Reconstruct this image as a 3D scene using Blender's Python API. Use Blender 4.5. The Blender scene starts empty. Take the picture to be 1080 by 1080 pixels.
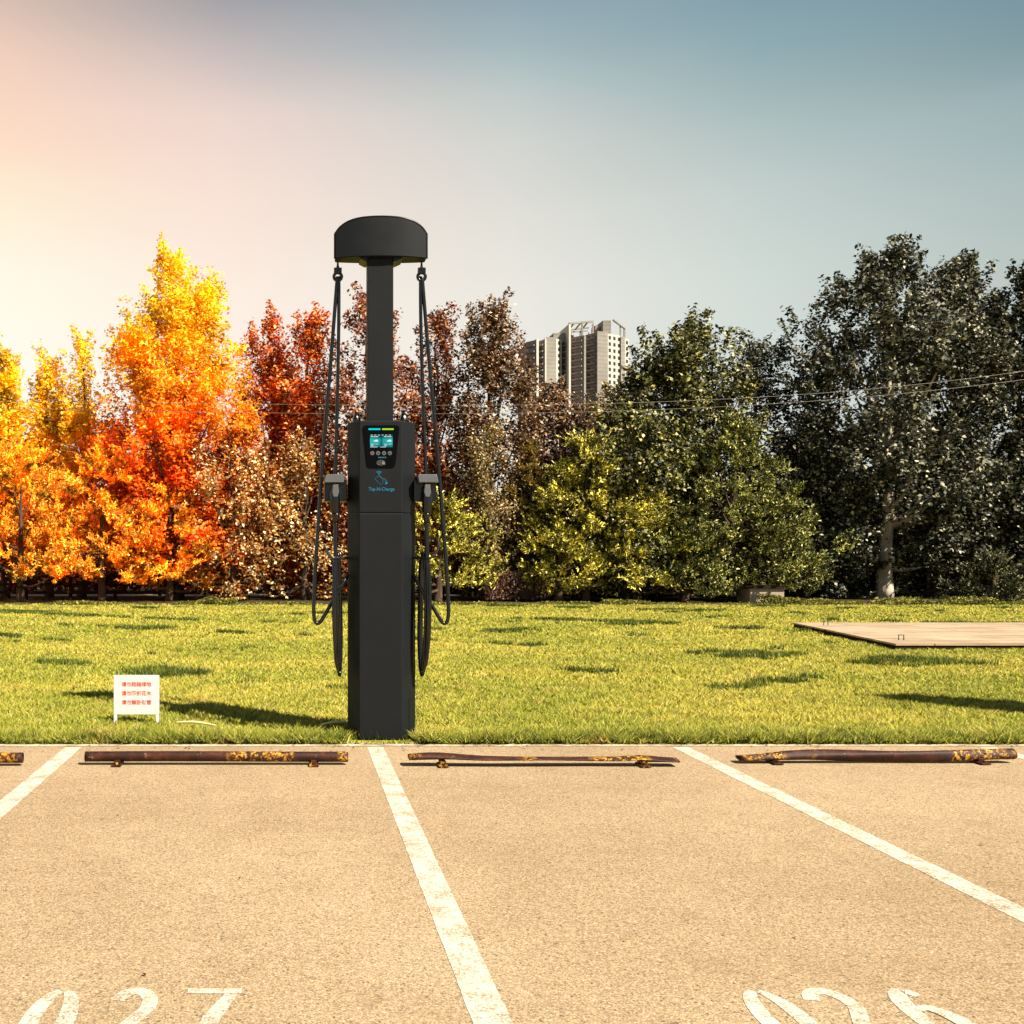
import bpy, bmesh, math, random
import numpy as np
from mathutils import Vector, Matrix

# ------------------------------------------------------------------ camera, sky, sun, exposure
scene = bpy.context.scene
F, CX, HY, EYE = 1080.0, 311.0, 589.0, 1.55          # pixels per unit tangent, vanishing point, eye height
cam_data = bpy.data.cameras.new("camera")
cam_data.sensor_width = 36.0
cam_data.lens = 36.0
cam_data.shift_x = (540.0 - CX) / 1080.0
cam_data.shift_y = (HY - 540.0) / 1080.0
cam_data.clip_start = 0.05
cam_data.clip_end = 6000.0
cam = bpy.data.objects.new("camera", cam_data)
scene.collection.objects.link(cam)
cam.location = (0, 0, EYE)
cam.rotation_euler = (math.radians(90), 0, 0)
scene.camera = cam

SUN_EL = math.radians(47.0)
SUN_AZ = math.radians(132.0)                         # clockwise from +Y: behind the camera, to the right
sun_vec = Vector((math.sin(SUN_AZ) * math.cos(SUN_EL), math.cos(SUN_AZ) * math.cos(SUN_EL), math.sin(SUN_EL)))
sd = bpy.data.lights.new("sun", 'SUN')
sd.energy = 5.0
sd.angle = math.radians(0.5)
sd.color = (1.0, 0.91, 0.76)
sun = bpy.data.objects.new("sun", sd)
scene.collection.objects.link(sun)
sun.rotation_euler = (-sun_vec).to_track_quat('-Z', 'Y').to_euler()
sun.location = (20, -20, 40)

scene.view_settings.view_transform = 'Standard'
scene.view_settings.look = 'None'
scene.view_settings.gamma = 1.0
scene.view_settings.use_curve_mapping = False
scene.view_settings.exposure = 1.2
scene.cycles.max_bounces = 8
scene.cycles.diffuse_bounces = 6
scene.cycles.glossy_bounces = 2
scene.cycles.transmission_bounces = 4
scene.cycles.transparent_max_bounces = 8
try:
    scene.cycles.use_denoising = True
    scene.cycles.denoising_prefilter = 'ACCURATE'
except Exception:
    pass


def lin(c):
    out = []
    for v in c:
        v = v / 255.0
        out.append(v / 12.92 if v <= 0.04045 else ((v + 0.055) / 1.055) ** 2.4)
    return out


SKY_GAIN = 0.43
world = bpy.data.worlds.new("World")
scene.world = world
world.use_nodes = True
wt = world.node_tree
wt.nodes.clear()


def wn(kind, **kw):
    n = wt.nodes.new(kind)
    for k, v in kw.items():
        setattr(n, k, v)
    return n


def wl(a, b):
    wt.links.new(a, b)


w_out = wn('ShaderNodeOutputWorld')
w_tc = wn('ShaderNodeTexCoord')
w_sep = wn('ShaderNodeSeparateXYZ')
wl(w_tc.outputs['Generated'], w_sep.inputs[0])
w_az = wn('ShaderNodeMath', operation='ARCTAN2')
wl(w_sep.outputs[0], w_az.inputs[0])
wl(w_sep.outputs[1], w_az.inputs[1])
# faint streaks of high cloud shift the height a little
w_map = wn('ShaderNodeMapping')
w_map.inputs['Rotation'].default_value = (0, math.radians(-16), 0)
w_map.inputs['Scale'].default_value = (1.0, 1.0, 5.0)
wl(w_tc.outputs['Generated'], w_map.inputs[0])
w_noise = wn('ShaderNodeTexNoise')
w_noise.inputs['Scale'].default_value = 1.3
w_noise.inputs['Detail'].default_value = 3.0
wl(w_map.outputs[0], w_noise.inputs['Vector'])
w_nm = wn('ShaderNodeMath', operation='MULTIPLY_ADD')
w_nm.inputs[1].default_value = 0.06
w_nm.inputs[2].default_value = -0.034
wl(w_noise.outputs[0], w_nm.inputs[0])
w_z = wn('ShaderNodeMath', operation='ADD')
wl(w_sep.outputs[2], w_z.inputs[0])
wl(w_nm.outputs[0], w_z.inputs[1])


def sky_ramp(px, stops, zen):
    az = math.atan((px - CX) / F)
    n = wn('ShaderNodeValToRGB')
    pts = []
    for y, c in stops:
        el = math.atan((HY - y) / F * math.cos(az))
        pts.append((math.sin(el), lin(c)))
    pts.sort(key=lambda p: p[0])
    pts.append((0.85, zen))
    pts.append((1.0, [v * 0.7 for v in zen]))
    cr = n.color_ramp
    while len(cr.elements) < len(pts):
        cr.elements.new(0.5)
    for e, (p, c) in zip(cr.elements, pts):
        e.position = p
        e.color = (c[0], c[1], c[2], 1)
    wl(w_z.outputs[0], n.inputs[0])
    return n.outputs[0], az


zen = [0.09, 0.15, 0.20]
ramps = [
    sky_ramp(0, [(0, (214, 188, 172)), (80, (243, 208, 188)), (150, (255, 222, 196)), (210, (255, 236, 208)), (290, (255, 248, 226)), (400, (255, 253, 238))], zen),
    sky_ramp(240, [(0, (158, 158, 162)), (60, (194, 184, 182)), (130, (238, 214, 204)), (210, (250, 226, 212)), (320, (254, 238, 222)), (480, (255, 244, 228))], zen),
    sky_ramp(540, [(0, (146, 167, 176)), (50, (162, 182, 186)), (95, (188, 200, 197)), (150, (211, 212, 206)), (230, (226, 223, 214)), (320, (236, 232, 222)), (480, (240, 236, 226))], zen),
    sky_ramp(800, [(0, (130, 158, 168)), (60, (144, 171, 176)), (130, (172, 190, 188)), (200, (194, 205, 201)), (300, (208, 217, 210)), (480, (218, 222, 216))], zen),
    sky_ramp(1076, [(0, (119, 147, 157)), (60, (130, 156, 161)), (110, (152, 174, 176)), (200, (174, 189, 186)), (290, (186, 197, 191)), (480, (202, 206, 198))], zen),
]


def w_mix(fac, a, b):
    n = wn('ShaderNodeMix', data_type='RGBA')
    wl(fac, n.inputs[0])
    wl(a, n.inputs[6])
    wl(b, n.inputs[7])
    return n.outputs[2]


def w_range(a, b):
    n = wn('ShaderNodeMapRange')
    n.inputs[1].default_value = a
    n.inputs[2].default_value = b
    wl(w_az.outputs[0], n.inputs[0])
    return n.outputs[0]


colour = ramps[0][0]
for k in range(1, 5):
    colour = w_mix(w_range(ramps[k - 1][1], ramps[k][1]), colour, ramps[k][0])
colour = w_mix(w_range(-0.9, -2.2), colour, ramps[4][0])
w_sky = wn('ShaderNodeTexSky', sky_type='NISHITA')
w_sky.sun_disc = False
w_sky.sun_elevation = SUN_EL
w_sky.sun_rotation = SUN_AZ
w_b1 = wn('ShaderNodeBackground')
w_b1.inputs[1].default_value = SKY_GAIN
wl(colour, w_b1.inputs[0])
w_b2 = wn('ShaderNodeBackground')
w_b2.inputs[1].default_value = 0.003
wl(w_sky.outputs[0], w_b2.inputs[0])
w_add = wn('ShaderNodeAddShader')
wl(w_b1.outputs[0], w_add.inputs[0])
wl(w_b2.outputs[0], w_add.inputs[1])
wl(w_add.outputs[0], w_out.inputs[0])

# ------------------------------------------------------------------ helpers
COL = scene.collection
rng = np.random.default_rng(7)
random.seed(7)
PI = math.pi


def at(px, py, d):
    return Vector(((px - CX) / F * d, d, EYE + (HY - py) / F * d))


def depth_of(py, z=0.0):
    return (EYE - z) * F / (py - HY)


def props(o, label=None, cat=None, group=None, kind=None):
    if label: o["label"] = label
    if cat: o["category"] = cat
    if group: o["group"] = group
    if kind: o["kind"] = kind
    return o


def empty(name, loc=(0, 0, 0), label=None, cat=None, group=None):
    o = bpy.data.objects.new(name, None)
    COL.objects.link(o)
    o.location = loc
    o.empty_display_size = 0.2
    return props(o, label, cat, group)


def link(name, me, mat, parent=None, smooth=False):
    if mat is not None:
        me.materials.append(mat)
    o = bpy.data.objects.new(name, me)
    COL.objects.link(o)
    if parent is not None:
        o.parent = parent
    if smooth:
        me.shade_smooth()
    return o


def bm_obj(name, bm, mat, parent=None, smooth=False):
    bmesh.ops.recalc_face_normals(bm, faces=bm.faces[:])
    me = bpy.data.meshes.new(name)
    bm.to_mesh(me)
    bm.free()
    return link(name, me, mat, parent, smooth)


def box(bm, x0, x1, y0, y1, z0, z1, bevel=0.0):
    vs = [bm.verts.new(p) for p in ((x0, y0, z0), (x1, y0, z0), (x1, y1, z0), (x0, y1, z0), (x0, y0, z1), (x1, y0, z1), (x1, y1, z1), (x0, y1, z1))]
    fs = [bm.faces.new([vs[i] for i in f]) for f in ((0, 3, 2, 1), (4, 5, 6, 7), (0, 1, 5, 4), (1, 2, 6, 5), (2, 3, 7, 6), (3, 0, 4, 7))]
    if bevel > 0:
        es = list({e for f in fs for e in f.edges})
        bmesh.ops.bevel(bm, geom=es, offset=bevel, segments=2, affect='EDGES', profile=0.5)


def prism(bm, pts, z0, z1, bevel=0.0):
    """vertical prism over a plan polygon"""
    a = [bm.verts.new((x, y, z0)) for x, y in pts]
    b = [bm.verts.new((x, y, z1)) for x, y in pts]
    n = len(pts)
    fs = [bm.faces.new(a[::-1]), bm.faces.new(b)]
    for i in range(n):
        fs.append(bm.faces.new((a[i], a[(i + 1) % n], b[(i + 1) % n], b[i])))
    if bevel > 0:
        es = list({e for f in fs for e in f.edges})
        bmesh.ops.bevel(bm, geom=es, offset=bevel, segments=2, affect='EDGES', profile=0.5)


def slab_xz(bm, pts, y0, y1, bevel=0.0):
    """plate with an outline in the x-z plane, from y0 (front) to y1"""
    a = [bm.verts.new((x, y0, z)) for x, z in pts]
    b = [bm.verts.new((x, y1, z)) for x, z in pts]
    n = len(pts)
    fs = [bm.faces.new(a), bm.faces.new(b[::-1])]
    for i in range(n):
        fs.append(bm.faces.new((a[(i + 1) % n], a[i], b[i], b[(i + 1) % n])))
    if bevel > 0:
        es = list({e for f in fs for e in f.edges})
        bmesh.ops.bevel(bm, geom=es, offset=bevel, segments=2, affect='EDGES', profile=0.5)


def catmull(pts, per=8, closed=False):
    P = [Vector(p) for p in pts]
    n = len(P)
    out = []
    rngi = range(n) if closed else range(n - 1)
    for i in rngi:
        p0 = P[(i - 1) % n] if closed or i > 0 else P[0]
        p1 = P[i]
        p2 = P[(i + 1) % n]
        p3 = P[(i + 2) % n] if closed or i + 2 < n else P[-1]
        for k in range(per):
            t = k / per
            out.append(0.5 * ((2 * p1) + (p2 - p0) * t + (2 * p0 - 5 * p1 + 4 * p2 - p3) * t * t + (3 * p1 - p0 - 3 * p2 + p3) * t * t * t))
    if not closed:
        out.append(P[-1])
    return out


def tube(bm, pts, radii, seg=10, closed=False, cap=True):
    n = len(pts)
    if not hasattr(radii, '__len__'):
        radii = [radii] * n
    rings = []
    ref = None
    for i, p in enumerate(pts):
        p = Vector(p)
        if closed:
            t = Vector(pts[(i + 1) % n]) - Vector(pts[(i - 1) % n])
        else:
            t = Vector(pts[min(i + 1, n - 1)]) - Vector(pts[max(i - 1, 0)])
        t.normalize()
        if ref is None:
            ref = t.orthogonal().normalized()
        ref = (ref - t * ref.dot(t))
        if ref.length < 1e-6:
            ref = t.orthogonal()
        ref.normalize()
        bi = t.cross(ref)
        rings.append([bm.verts.new(p + (ref * math.cos(a) + bi * math.sin(a)) * radii[i]) for a in [2 * PI * k / seg for k in range(seg)]])
    m = n if closed else n - 1
    for i in range(m):
        A, B = rings[i], rings[(i + 1) % n]
        for k in range(seg):
            bm.faces.new((A[k], A[(k + 1) % seg], B[(k + 1) % seg], B[k]))
    if cap and not closed:
        bm.faces.new(rings[0][::-1])
        bm.faces.new(rings[-1])


def np_mesh(name, V, nper):
    """V: (n, nper, 3) separate polygons"""
    n = V.shape[0]
    me = bpy.data.meshes.new(name)
    me.vertices.add(n * nper)
    me.vertices.foreach_set("co", V.reshape(-1).astype(np.float32))
    me.loops.add(n * nper)
    me.loops.foreach_set("vertex_index", np.arange(n * nper, dtype=np.int32))
    me.polygons.add(n)
    me.polygons.foreach_set("loop_start", (np.arange(n) * nper).astype(np.int32))
    me.update(calc_edges=True)
    return me


def unit(a):
    return a / np.maximum(np.linalg.norm(a, axis=-1, keepdims=True), 1e-9)


# ------------------------------------------------------------------ materials
class NT:
    def __init__(self, name):
        self.m = bpy.data.materials.new(name)
        self.m.use_nodes = True
        self.t = self.m.node_tree
        self.t.nodes.clear()
        self.out = self.n('ShaderNodeOutputMaterial')

    def n(self, kind, **kw):
        x = self.t.nodes.new(kind)
        for k, v in kw.items():
            setattr(x, k, v)
        return x

    def l(self, a, b):
        self.t.links.new(a, b)

    def coord(self, kind='Object'):
        if kind == 'World':
            return self.n('ShaderNodeNewGeometry').outputs['Position']
        return self.n('ShaderNodeTexCoord').outputs[kind]

    def noise(self, scale, detail=3.0, rough=0.55, vec=None, stretch=None):
        v = vec if vec is not None else self.coord('World')
        if stretch:
            m = self.n('ShaderNodeMapping')
            m.inputs['Scale'].default_value = stretch
            self.l(v, m.inputs[0])
            v = m.outputs[0]
        x = self.n('ShaderNodeTexNoise')
        x.inputs['Scale'].default_value = scale
        x.inputs['Detail'].default_value = detail
        x.inputs['Roughness'].default_value = rough
        self.l(v, x.inputs['Vector'])
        return x.outputs[0]

    def ramp(self, fac, stops, interp='LINEAR'):
        x = self.n('ShaderNodeValToRGB')
        cr = x.color_ramp
        cr.interpolation = interp
        while len(cr.elements) < len(stops):
            cr.elements.new(0.5)
        for e, (p, c) in zip(cr.elements, stops):
            e.position = p
            if not hasattr(c, '__len__'):
                c = (c, c, c)
            e.color = (c[0], c[1], c[2], 1)
        self.l(fac, x.inputs[0])
        return x.outputs[0]

    def mix(self, fac, a, b, mode='MIX'):
        x = self.n('ShaderNodeMix', data_type='RGBA', blend_type=mode)
        for s, v in ((0, fac), (6, a), (7, b)):
            if isinstance(v, (int, float)):
                x.inputs[s].default_value = v if s == 0 else (v, v, v, 1)
            elif isinstance(v, (tuple, list)):
                x.inputs[s].default_value = (v[0], v[1], v[2], 1)
            else:
                self.l(v, x.inputs[s])
        return x.outputs[2]

    def bsdf(self, col, rough=0.6, spec=0.4, metal=0.0, bump=None, bstr=0.3, bdist=0.01, coat=0.0):
        x = self.n('ShaderNodeBsdfPrincipled')
        if isinstance(col, (tuple, list)):
            x.inputs['Base Color'].default_value = (col[0], col[1], col[2], 1)
        else:
            self.l(col, x.inputs['Base Color'])
        if isinstance(rough, (int, float)):
            x.inputs['Roughness'].default_value = rough
        else:
            self.l(rough, x.inputs['Roughness'])
        x.inputs['Specular IOR Level'].default_value = spec
        x.inputs['Metallic'].default_value = metal
        x.inputs['Coat Weight'].default_value = coat
        if bump is not None:
            b = self.n('ShaderNodeBump')
            b.inputs['Strength'].default_value = bstr
            b.inputs['Distance'].default_value = bdist
            self.l(bump, b.inputs['Height'])
            self.l(b.outputs[0], x.inputs['Normal'])
        return x

    def done(self, sh):
        self.l(sh.outputs[0] if hasattr(sh, 'outputs') else sh, self.out.inputs[0])
        return self.m


def simple(name, col, rough=0.5, spec=0.4, metal=0.0, var=0.12, scale=8.0, coat=0.0):
    t = NT(name)
    nz = t.noise(scale, 4.0, 0.6, vec=t.coord('Object'))
    c = t.mix(nz, tuple(v * (1 - var) for v in col), tuple(min(1, v * (1 + var)) for v in col))
    r = t.ramp(nz, [(0.3, max(0.02, rough - 0.06)), (0.7, min(1, rough + 0.08))])
    return t.done(t.bsdf(c, r, spec, metal, coat=coat))


def leaf_mat(name, stops, zstops=None, transl=0.35, rough=0.5, clump=1.5, spec=0.3, cr=(0.5, 1.35)):
    """stops: colours over the random value of each leaf; zstops: [(z, colour)] tint over height"""
    t = NT(name)
    geo = t.n('ShaderNodeNewGeometry')
    c = t.ramp(geo.outputs['Random Per Island'], stops)
    nz = t.noise(clump, 2.0, 0.5)
    c = t.mix(1.0, c, t.ramp(nz, [(0.32, cr[0]), (0.68, cr[1])]), 'MULTIPLY')
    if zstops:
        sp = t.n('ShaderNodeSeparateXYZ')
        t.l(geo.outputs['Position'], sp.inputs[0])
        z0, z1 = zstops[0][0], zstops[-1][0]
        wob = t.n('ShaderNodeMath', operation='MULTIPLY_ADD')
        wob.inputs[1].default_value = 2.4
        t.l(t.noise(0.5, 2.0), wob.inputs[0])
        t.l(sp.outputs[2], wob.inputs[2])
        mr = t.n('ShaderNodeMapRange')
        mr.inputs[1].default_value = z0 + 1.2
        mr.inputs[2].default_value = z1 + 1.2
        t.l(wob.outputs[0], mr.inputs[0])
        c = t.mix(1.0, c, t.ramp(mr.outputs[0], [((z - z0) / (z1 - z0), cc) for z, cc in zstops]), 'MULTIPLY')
    p = t.bsdf(c, rough, spec)
    tr = t.n('ShaderNodeBsdfTranslucent')
    t.l(c, tr.inputs[0])
    ms = t.n('ShaderNodeMixShader')
    ms.inputs[0].default_value = transl
    t.l(p.outputs[0], ms.inputs[1])
    t.l(tr.outputs[0], ms.inputs[2])
    return t.done(ms)


def asphalt_nodes(t):
    big = t.noise(0.35, 4.0, 0.6)
    mid = t.noise(3.0, 5.0, 0.65)
    fine = t.noise(150.0, 2.0, 0.7)
    grit = t.noise(62.0, 3.0, 0.75)
    c = t.ramp(big, [(0.3, (0.240, 0.163, 0.090)), (0.7, (0.375, 0.276, 0.168))])
    c = t.mix(0.35, c, t.ramp(mid, [(0.3, (0.265, 0.187, 0.107)), (0.72, (0.375, 0.278, 0.172))]))
    c = t.mix(1.0, c, t.ramp(fine, [(0.30, 0.40), (0.5, 1.0), (0.70, 1.7)]), 'MULTIPLY')
    c = t.mix(1.0, c, t.ramp(grit, [(0.28, 0.30), (0.42, 0.90), (0.6, 1.06), (0.75, 1.5)]), 'MULTIPLY')
    # single dark stones and pale chips
    for sc_v, lo, hi, g0, colr in ((38.0, 0.14, 0.28, 0.53, (0.11, 0.068, 0.032)), (47.0, 0.10, 0.24, 0.52, (0.52, 0.44, 0.33)), (11.0, 0.035, 0.07, 0.47, (0.05, 0.03, 0.016))):
        vo = t.n('ShaderNodeTexVoronoi')
        vo.inputs['Scale'].default_value = sc_v
        t.l(t.coord('World'), vo.inputs['Vector'])
        spots = t.ramp(vo.outputs['Distance'], [(lo, 0.0), (hi, 1.0)])
        gate = t.ramp(t.noise(sc_v * 0.37, 2.0), [(g0, 1.0), (g0 + 0.04, 0.0)])
        c = t.mix(t.mix(gate, spots, 1.0), colr, c)
    # faint old stains and tyre-worn bands
    st = t.ramp(t.noise(0.8, 5.0, 0.75), [(0.56, 0.0), (0.72, 0.35)])
    c = t.mix(st, c, (0.19, 0.125, 0.07))
    h = t.mix(0.5, fine, grit)
    return t.bsdf(c, 0.9, 0.15, bump=h, bstr=0.4, bdist=0.004)


t = NT("asphalt")
M_ASPH = t.done(asphalt_nodes(t))

t = NT("road_paint")
a = asphalt_nodes(t)
fine = t.noise(95.0, 3.0, 0.75)
pc = t.mix(1.0, (0.60, 0.565, 0.475), t.ramp(t.noise(1.7, 4.0, 0.7), [(0.3, 0.82), (0.7, 1.08)]), 'MULTIPLY')
pc = t.mix(1.0, pc, t.ramp(t.noise(70.0, 3.0, 0.8), [(0.3, 0.80), (0.6, 1.08)]), 'MULTIPLY')
p = t.bsdf(pc, 0.75, 0.2, bump=fine, bstr=0.4, bdist=0.004)
wear = t.mix(0.5, t.noise(75.0, 4.0, 0.8), t.noise(6.0, 5.0, 0.8))
wf = t.ramp(wear, [(0.43, 0.92), (0.54, 0.10)])
ms = t.n('ShaderNodeMixShader')
t.l(wf, ms.inputs[0]); t.l(p.outputs[0], ms.inputs[1]); t.l(a.outputs[0], ms.inputs[2])
M_PAINT = t.done(ms)

t = NT("concrete_edge")
nz = t.noise(5.0, 5.0, 0.75)
M_CURB = t.done(t.bsdf(t.ramp(nz, [(0.35, (0.20, 0.15, 0.09)), (0.5, (0.36, 0.30, 0.21)), (0.65, (0.52, 0.47, 0.37))]), 0.85, 0.2, bump=t.noise(30.0, 3.0), bstr=0.4))

t = NT("soil_and_turf")
c = t.ramp(t.noise(0.45, 4.0, 0.6), [(0.3, (0.182, 0.182, 0.015)), (0.5, (0.294, 0.259, 0.028)), (0.7, (0.350, 0.280, 0.042))])
c = t.mix(1.0, c, t.ramp(t.noise(5.0, 5.0, 0.8), [(0.3, 0.45), (0.7, 1.35)]), 'MULTIPLY')
M_TURF = t.done(t.bsdf(c, 0.95, 0.1, bump=t.noise(12.0, 4.0, 0.8), bstr=1.0, bdist=0.05))

t = NT("dark_soil")
c = t.ramp(t.noise(1.3, 4.0, 0.6), [(0.3, (0.03, 0.022, 0.012)), (0.7, (0.07, 0.05, 0.025))])
M_SOIL = t.done(t.bsdf(c, 0.95, 0.1, bump=t.noise(6.0, 4.0), bstr=0.6, bdist=0.05))

t = NT("grass_blades")
geo = t.n('ShaderNodeNewGeometry')
patch = t.noise(0.42, 4.0, 0.65, stretch=(0.7, 0.75, 1.0))
gs = t.n('ShaderNodeSeparateXYZ'); t.l(geo.outputs['Position'], gs.inputs[0])
edge_ = t.n('ShaderNodeMapRange'); edge_.inputs[1].default_value = 8.5; edge_.inputs[2].default_value = 10.2
edge_.inputs[3].default_value = -0.14; edge_.inputs[4].default_value = 0.0
t.l(gs.outputs[1], edge_.inputs[0])
padd = t.n('ShaderNodeMath', operation='ADD'); t.l(patch, padd.inputs[0]); t.l(edge_.outputs[0], padd.inputs[1])
patch = padd.outputs[0]
patch2 = t.noise(2.2, 3.0, 0.6)
r1 = t.ramp(geo.outputs['Random Per Island'], [(0.0, (0.159, 0.156, 0.009)), (0.3, (0.397, 0.352, 0.034)), (0.7, (0.572, 0.485, 0.063)), (1.0, (0.699, 0.593, 0.193))])
r2 = t.ramp(geo.outputs['Random Per Island'], [(0.0, (0.079, 0.110, 0.008)), (0.4, (0.262, 0.281, 0.022)), (0.8, (0.437, 0.414, 0.052)), (1.0, (0.636, 0.547, 0.164))])
r3 = t.ramp(geo.outputs['Random Per Island'], [(0.0, (0.278, 0.172, 0.022)), (0.5, (0.540, 0.375, 0.060)), (1.0, (0.675, 0.515, 0.178))])
c = t.mix(t.ramp(patch, [(0.44, 1.0), (0.60, 0.0)]), r1, r2)
c = t.mix(t.ramp(patch2, [(0.55, 0.0), (0.72, 0.8)]), c, r3)
vm = t.n('ShaderNodeVectorMath', operation='MULTIPLY_ADD')
vm.inputs[1].default_value = (0.45, 0.45, 0.45); vm.inputs[2].default_value = (0, 0, 0.75)
t.l(geo.outputs['Normal'], vm.inputs[0])
vn = t.n('ShaderNodeVectorMath', operation='NORMALIZE'); t.l(vm.outputs[0], vn.inputs[0])
p = t.bsdf(c, 0.6, 0.2)
t.l(vn.outputs[0], p.inputs['Normal'])
tr = t.n('ShaderNodeBsdfTranslucent'); t.l(c, tr.inputs[0])
ms = t.n('ShaderNodeMixShader'); ms.inputs[0].default_value = 0.25
t.l(p.outputs[0], ms.inputs[1]); t.l(tr.outputs[0], ms.inputs[2])
M_GRASS = t.done(ms)

t = NT("rusty_pipe")
oi = t.n('ShaderNodeObjectInfo')
vm0 = t.n('ShaderNodeVectorMath', operation='ADD')
sc0 = t.n('ShaderNodeMath', operation='MULTIPLY'); sc0.inputs[1].default_value = 17.0
t.l(oi.outputs['Random'], sc0.inputs[0])
t.l(t.coord('Object'), vm0.inputs[0]); t.l(sc0.outputs[0], vm0.inputs[1])
v = vm0.outputs[0]
ru = t.ramp(t.noise(9.0, 6.0, 0.75, vec=v), [(0.3, (0.009, 0.003, 0.0015)), (0.5, (0.034, 0.0085, 0.0035)), (0.7, (0.10, 0.026, 0.009))])
ye = t.ramp(t.noise(40.0, 3.0, 0.7, vec=v), [(0.3, (0.413, 0.173, 0.007)), (0.7, (0.562, 0.315, 0.022))])
bands = t.noise(2.3, 1.0, 0.4, vec=v, stretch=(0.750, 0.001, 0.001))
bandm = t.ramp(bands, [(0.52, 0.0), (0.55, 1.0)])
chips = t.ramp(t.noise(30.0, 5.0, 0.8, vec=v), [(0.52, 0.0), (0.555, 1.0)])
mk = t.mix(1.0, bandm, chips, 'MULTIPLY')
c = t.mix(mk, ru, ye)
pale = t.ramp(t.noise(17.0, 5.0, 0.8, vec=v), [(0.63, 0.0), (0.67, 0.7)])
c = t.mix(pale, c, (0.338, 0.225, 0.150))
M_RUST = t.done(t.bsdf(c, 0.6, 0.25, 0.0, bump=t.noise(60.0, 4.0, 0.7, vec=v), bstr=0.5, bdist=0.004))

M_BODY = simple("graphite_paint", (0.0082, 0.0094, 0.0112), 0.5, 0.14, var=0.05, scale=3.0)
M_COL = simple("satin_black_paint", (0.0075, 0.0088, 0.0105), 0.55, 0.14, var=0.05, scale=3.0)
M_RUBBER = simple("black_rubber", (0.003, 0.0033, 0.004), 0.22, 0.55, var=0.1, scale=20)
M_PLASTIC = simple("black_plastic", (0.003, 0.0033, 0.004), 0.2, 0.5, var=0.1, scale=20)
M_TRIM = simple("dark_trim", (0.003, 0.003, 0.0035), 0.3, 0.3, var=0.05)
M_GREY = simple("grey_holster_paint", (0.085, 0.09, 0.095), 0.35, 0.5, var=0.06, scale=10)
M_STEEL = simple("dark_steel", (0.05, 0.05, 0.052), 0.3, 0.6, 0.6, var=0.1)
M_GLASS = simple("glossy_black_panel", (0.0012, 0.0012, 0.0015), 0.18, 0.10, var=0.02)
M_ICON = simple("grey_icon_print", (0.09, 0.09, 0.093), 0.5, 0.2, var=0.02)
M_BLUE = simple("blue_print", (0.007, 0.120, 0.216), 0.5, 0.3, var=0.02)
M_WHITEPRINT = simple("white_print", (0.15, 0.15, 0.15), 0.5, 0.2, var=0.02)


def glow(name, col, s):
    t = NT(name)
    e = t.n('ShaderNodeEmission')
    e.inputs[0].default_value = (col[0], col[1], col[2], 1)
    e.inputs[1].default_value = s
    return t.done(e)


M_CYAN = glow("cyan_status_light", (0.0, 0.72, 0.72), 0.5)
M_LIME = glow("lime_status_light", (0.38, 0.78, 0.05), 0.45)
M_SCREENTXT = glow("screen_lettering", (0.75, 0.95, 0.95), 0.42)
M_SCREENYEL = glow("screen_yellow", (0.8, 0.7, 0.1), 0.42)
t = NT("screen_image")
sp = t.n('ShaderNodeSeparateXYZ'); t.l(t.coord('Generated'), sp.inputs[0])
vcol = t.ramp(sp.outputs[2], [(0.0, (0.01, 0.10, 0.11)), (0.25, (0.02, 0.42, 0.42)), (0.6, (0.03, 0.50, 0.50)), (0.8, (0.01, 0.16, 0.17)), (1.0, (0.004, 0.03, 0.03))])
hcol = t.ramp(sp.outputs[0], [(0.0, 1.1), (0.42, 0.8), (0.5, 0.25), (0.58, 0.8), (1.0, 1.1)])
e = t.n('ShaderNodeEmission'); t.l(t.mix(1.0, vcol, hcol, 'MULTIPLY'), e.inputs[0]); e.inputs[1].default_value = 0.42
M_SCREEN = t.done(e)

M_WHITE = simple("white_enamel", (0.58, 0.58, 0.56), 0.35, 0.5, var=0.04, scale=4)
M_RED = simple("red_lettering", (0.50, 0.05, 0.012), 0.5, 0.3, var=0.15, scale=30)

t = NT("weathered_deck")
wd = t.noise(2.0, 6.0, 0.75, stretch=(0.35, 3.5, 1.0))
c = t.ramp(wd, [(0.28, (0.16, 0.10, 0.06)), (0.42, (0.40, 0.29, 0.19)), (0.7, (0.56, 0.43, 0.30))])
c = t.mix(1.0, c, t.ramp(t.noise(0.8, 4.0, 0.7), [(0.3, 0.7), (0.7, 1.1)]), 'MULTIPLY')
br = t.n('ShaderNodeTexBrick')
br.inputs['Scale'].default_value = 1.0; br.inputs['Mortar Size'].default_value = 0.012
br.inputs['Brick Width'].default_value = 2.4; br.inputs['Row Height'].default_value = 0.6
br.inputs['Color1'].default_value = (1, 1, 1, 1); br.inputs['Color2'].default_value = (0.82, 0.80, 0.78, 1); br.inputs['Mortar'].default_value = (0.2, 0.16, 0.12, 1)
t.l(t.coord('World'), br.inputs['Vector'])
c = t.mix(1.0, c, br.outputs[0], 'MULTIPLY')
M_DECK = t.done(t.bsdf(c, 0.8, 0.2, bump=wd, bstr=0.3))
M_DECKSIDE = simple("deck_shade_and_roof_timber", (0.022, 0.014, 0.008), 0.9, 0.1, var=0.3, scale=5)

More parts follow.
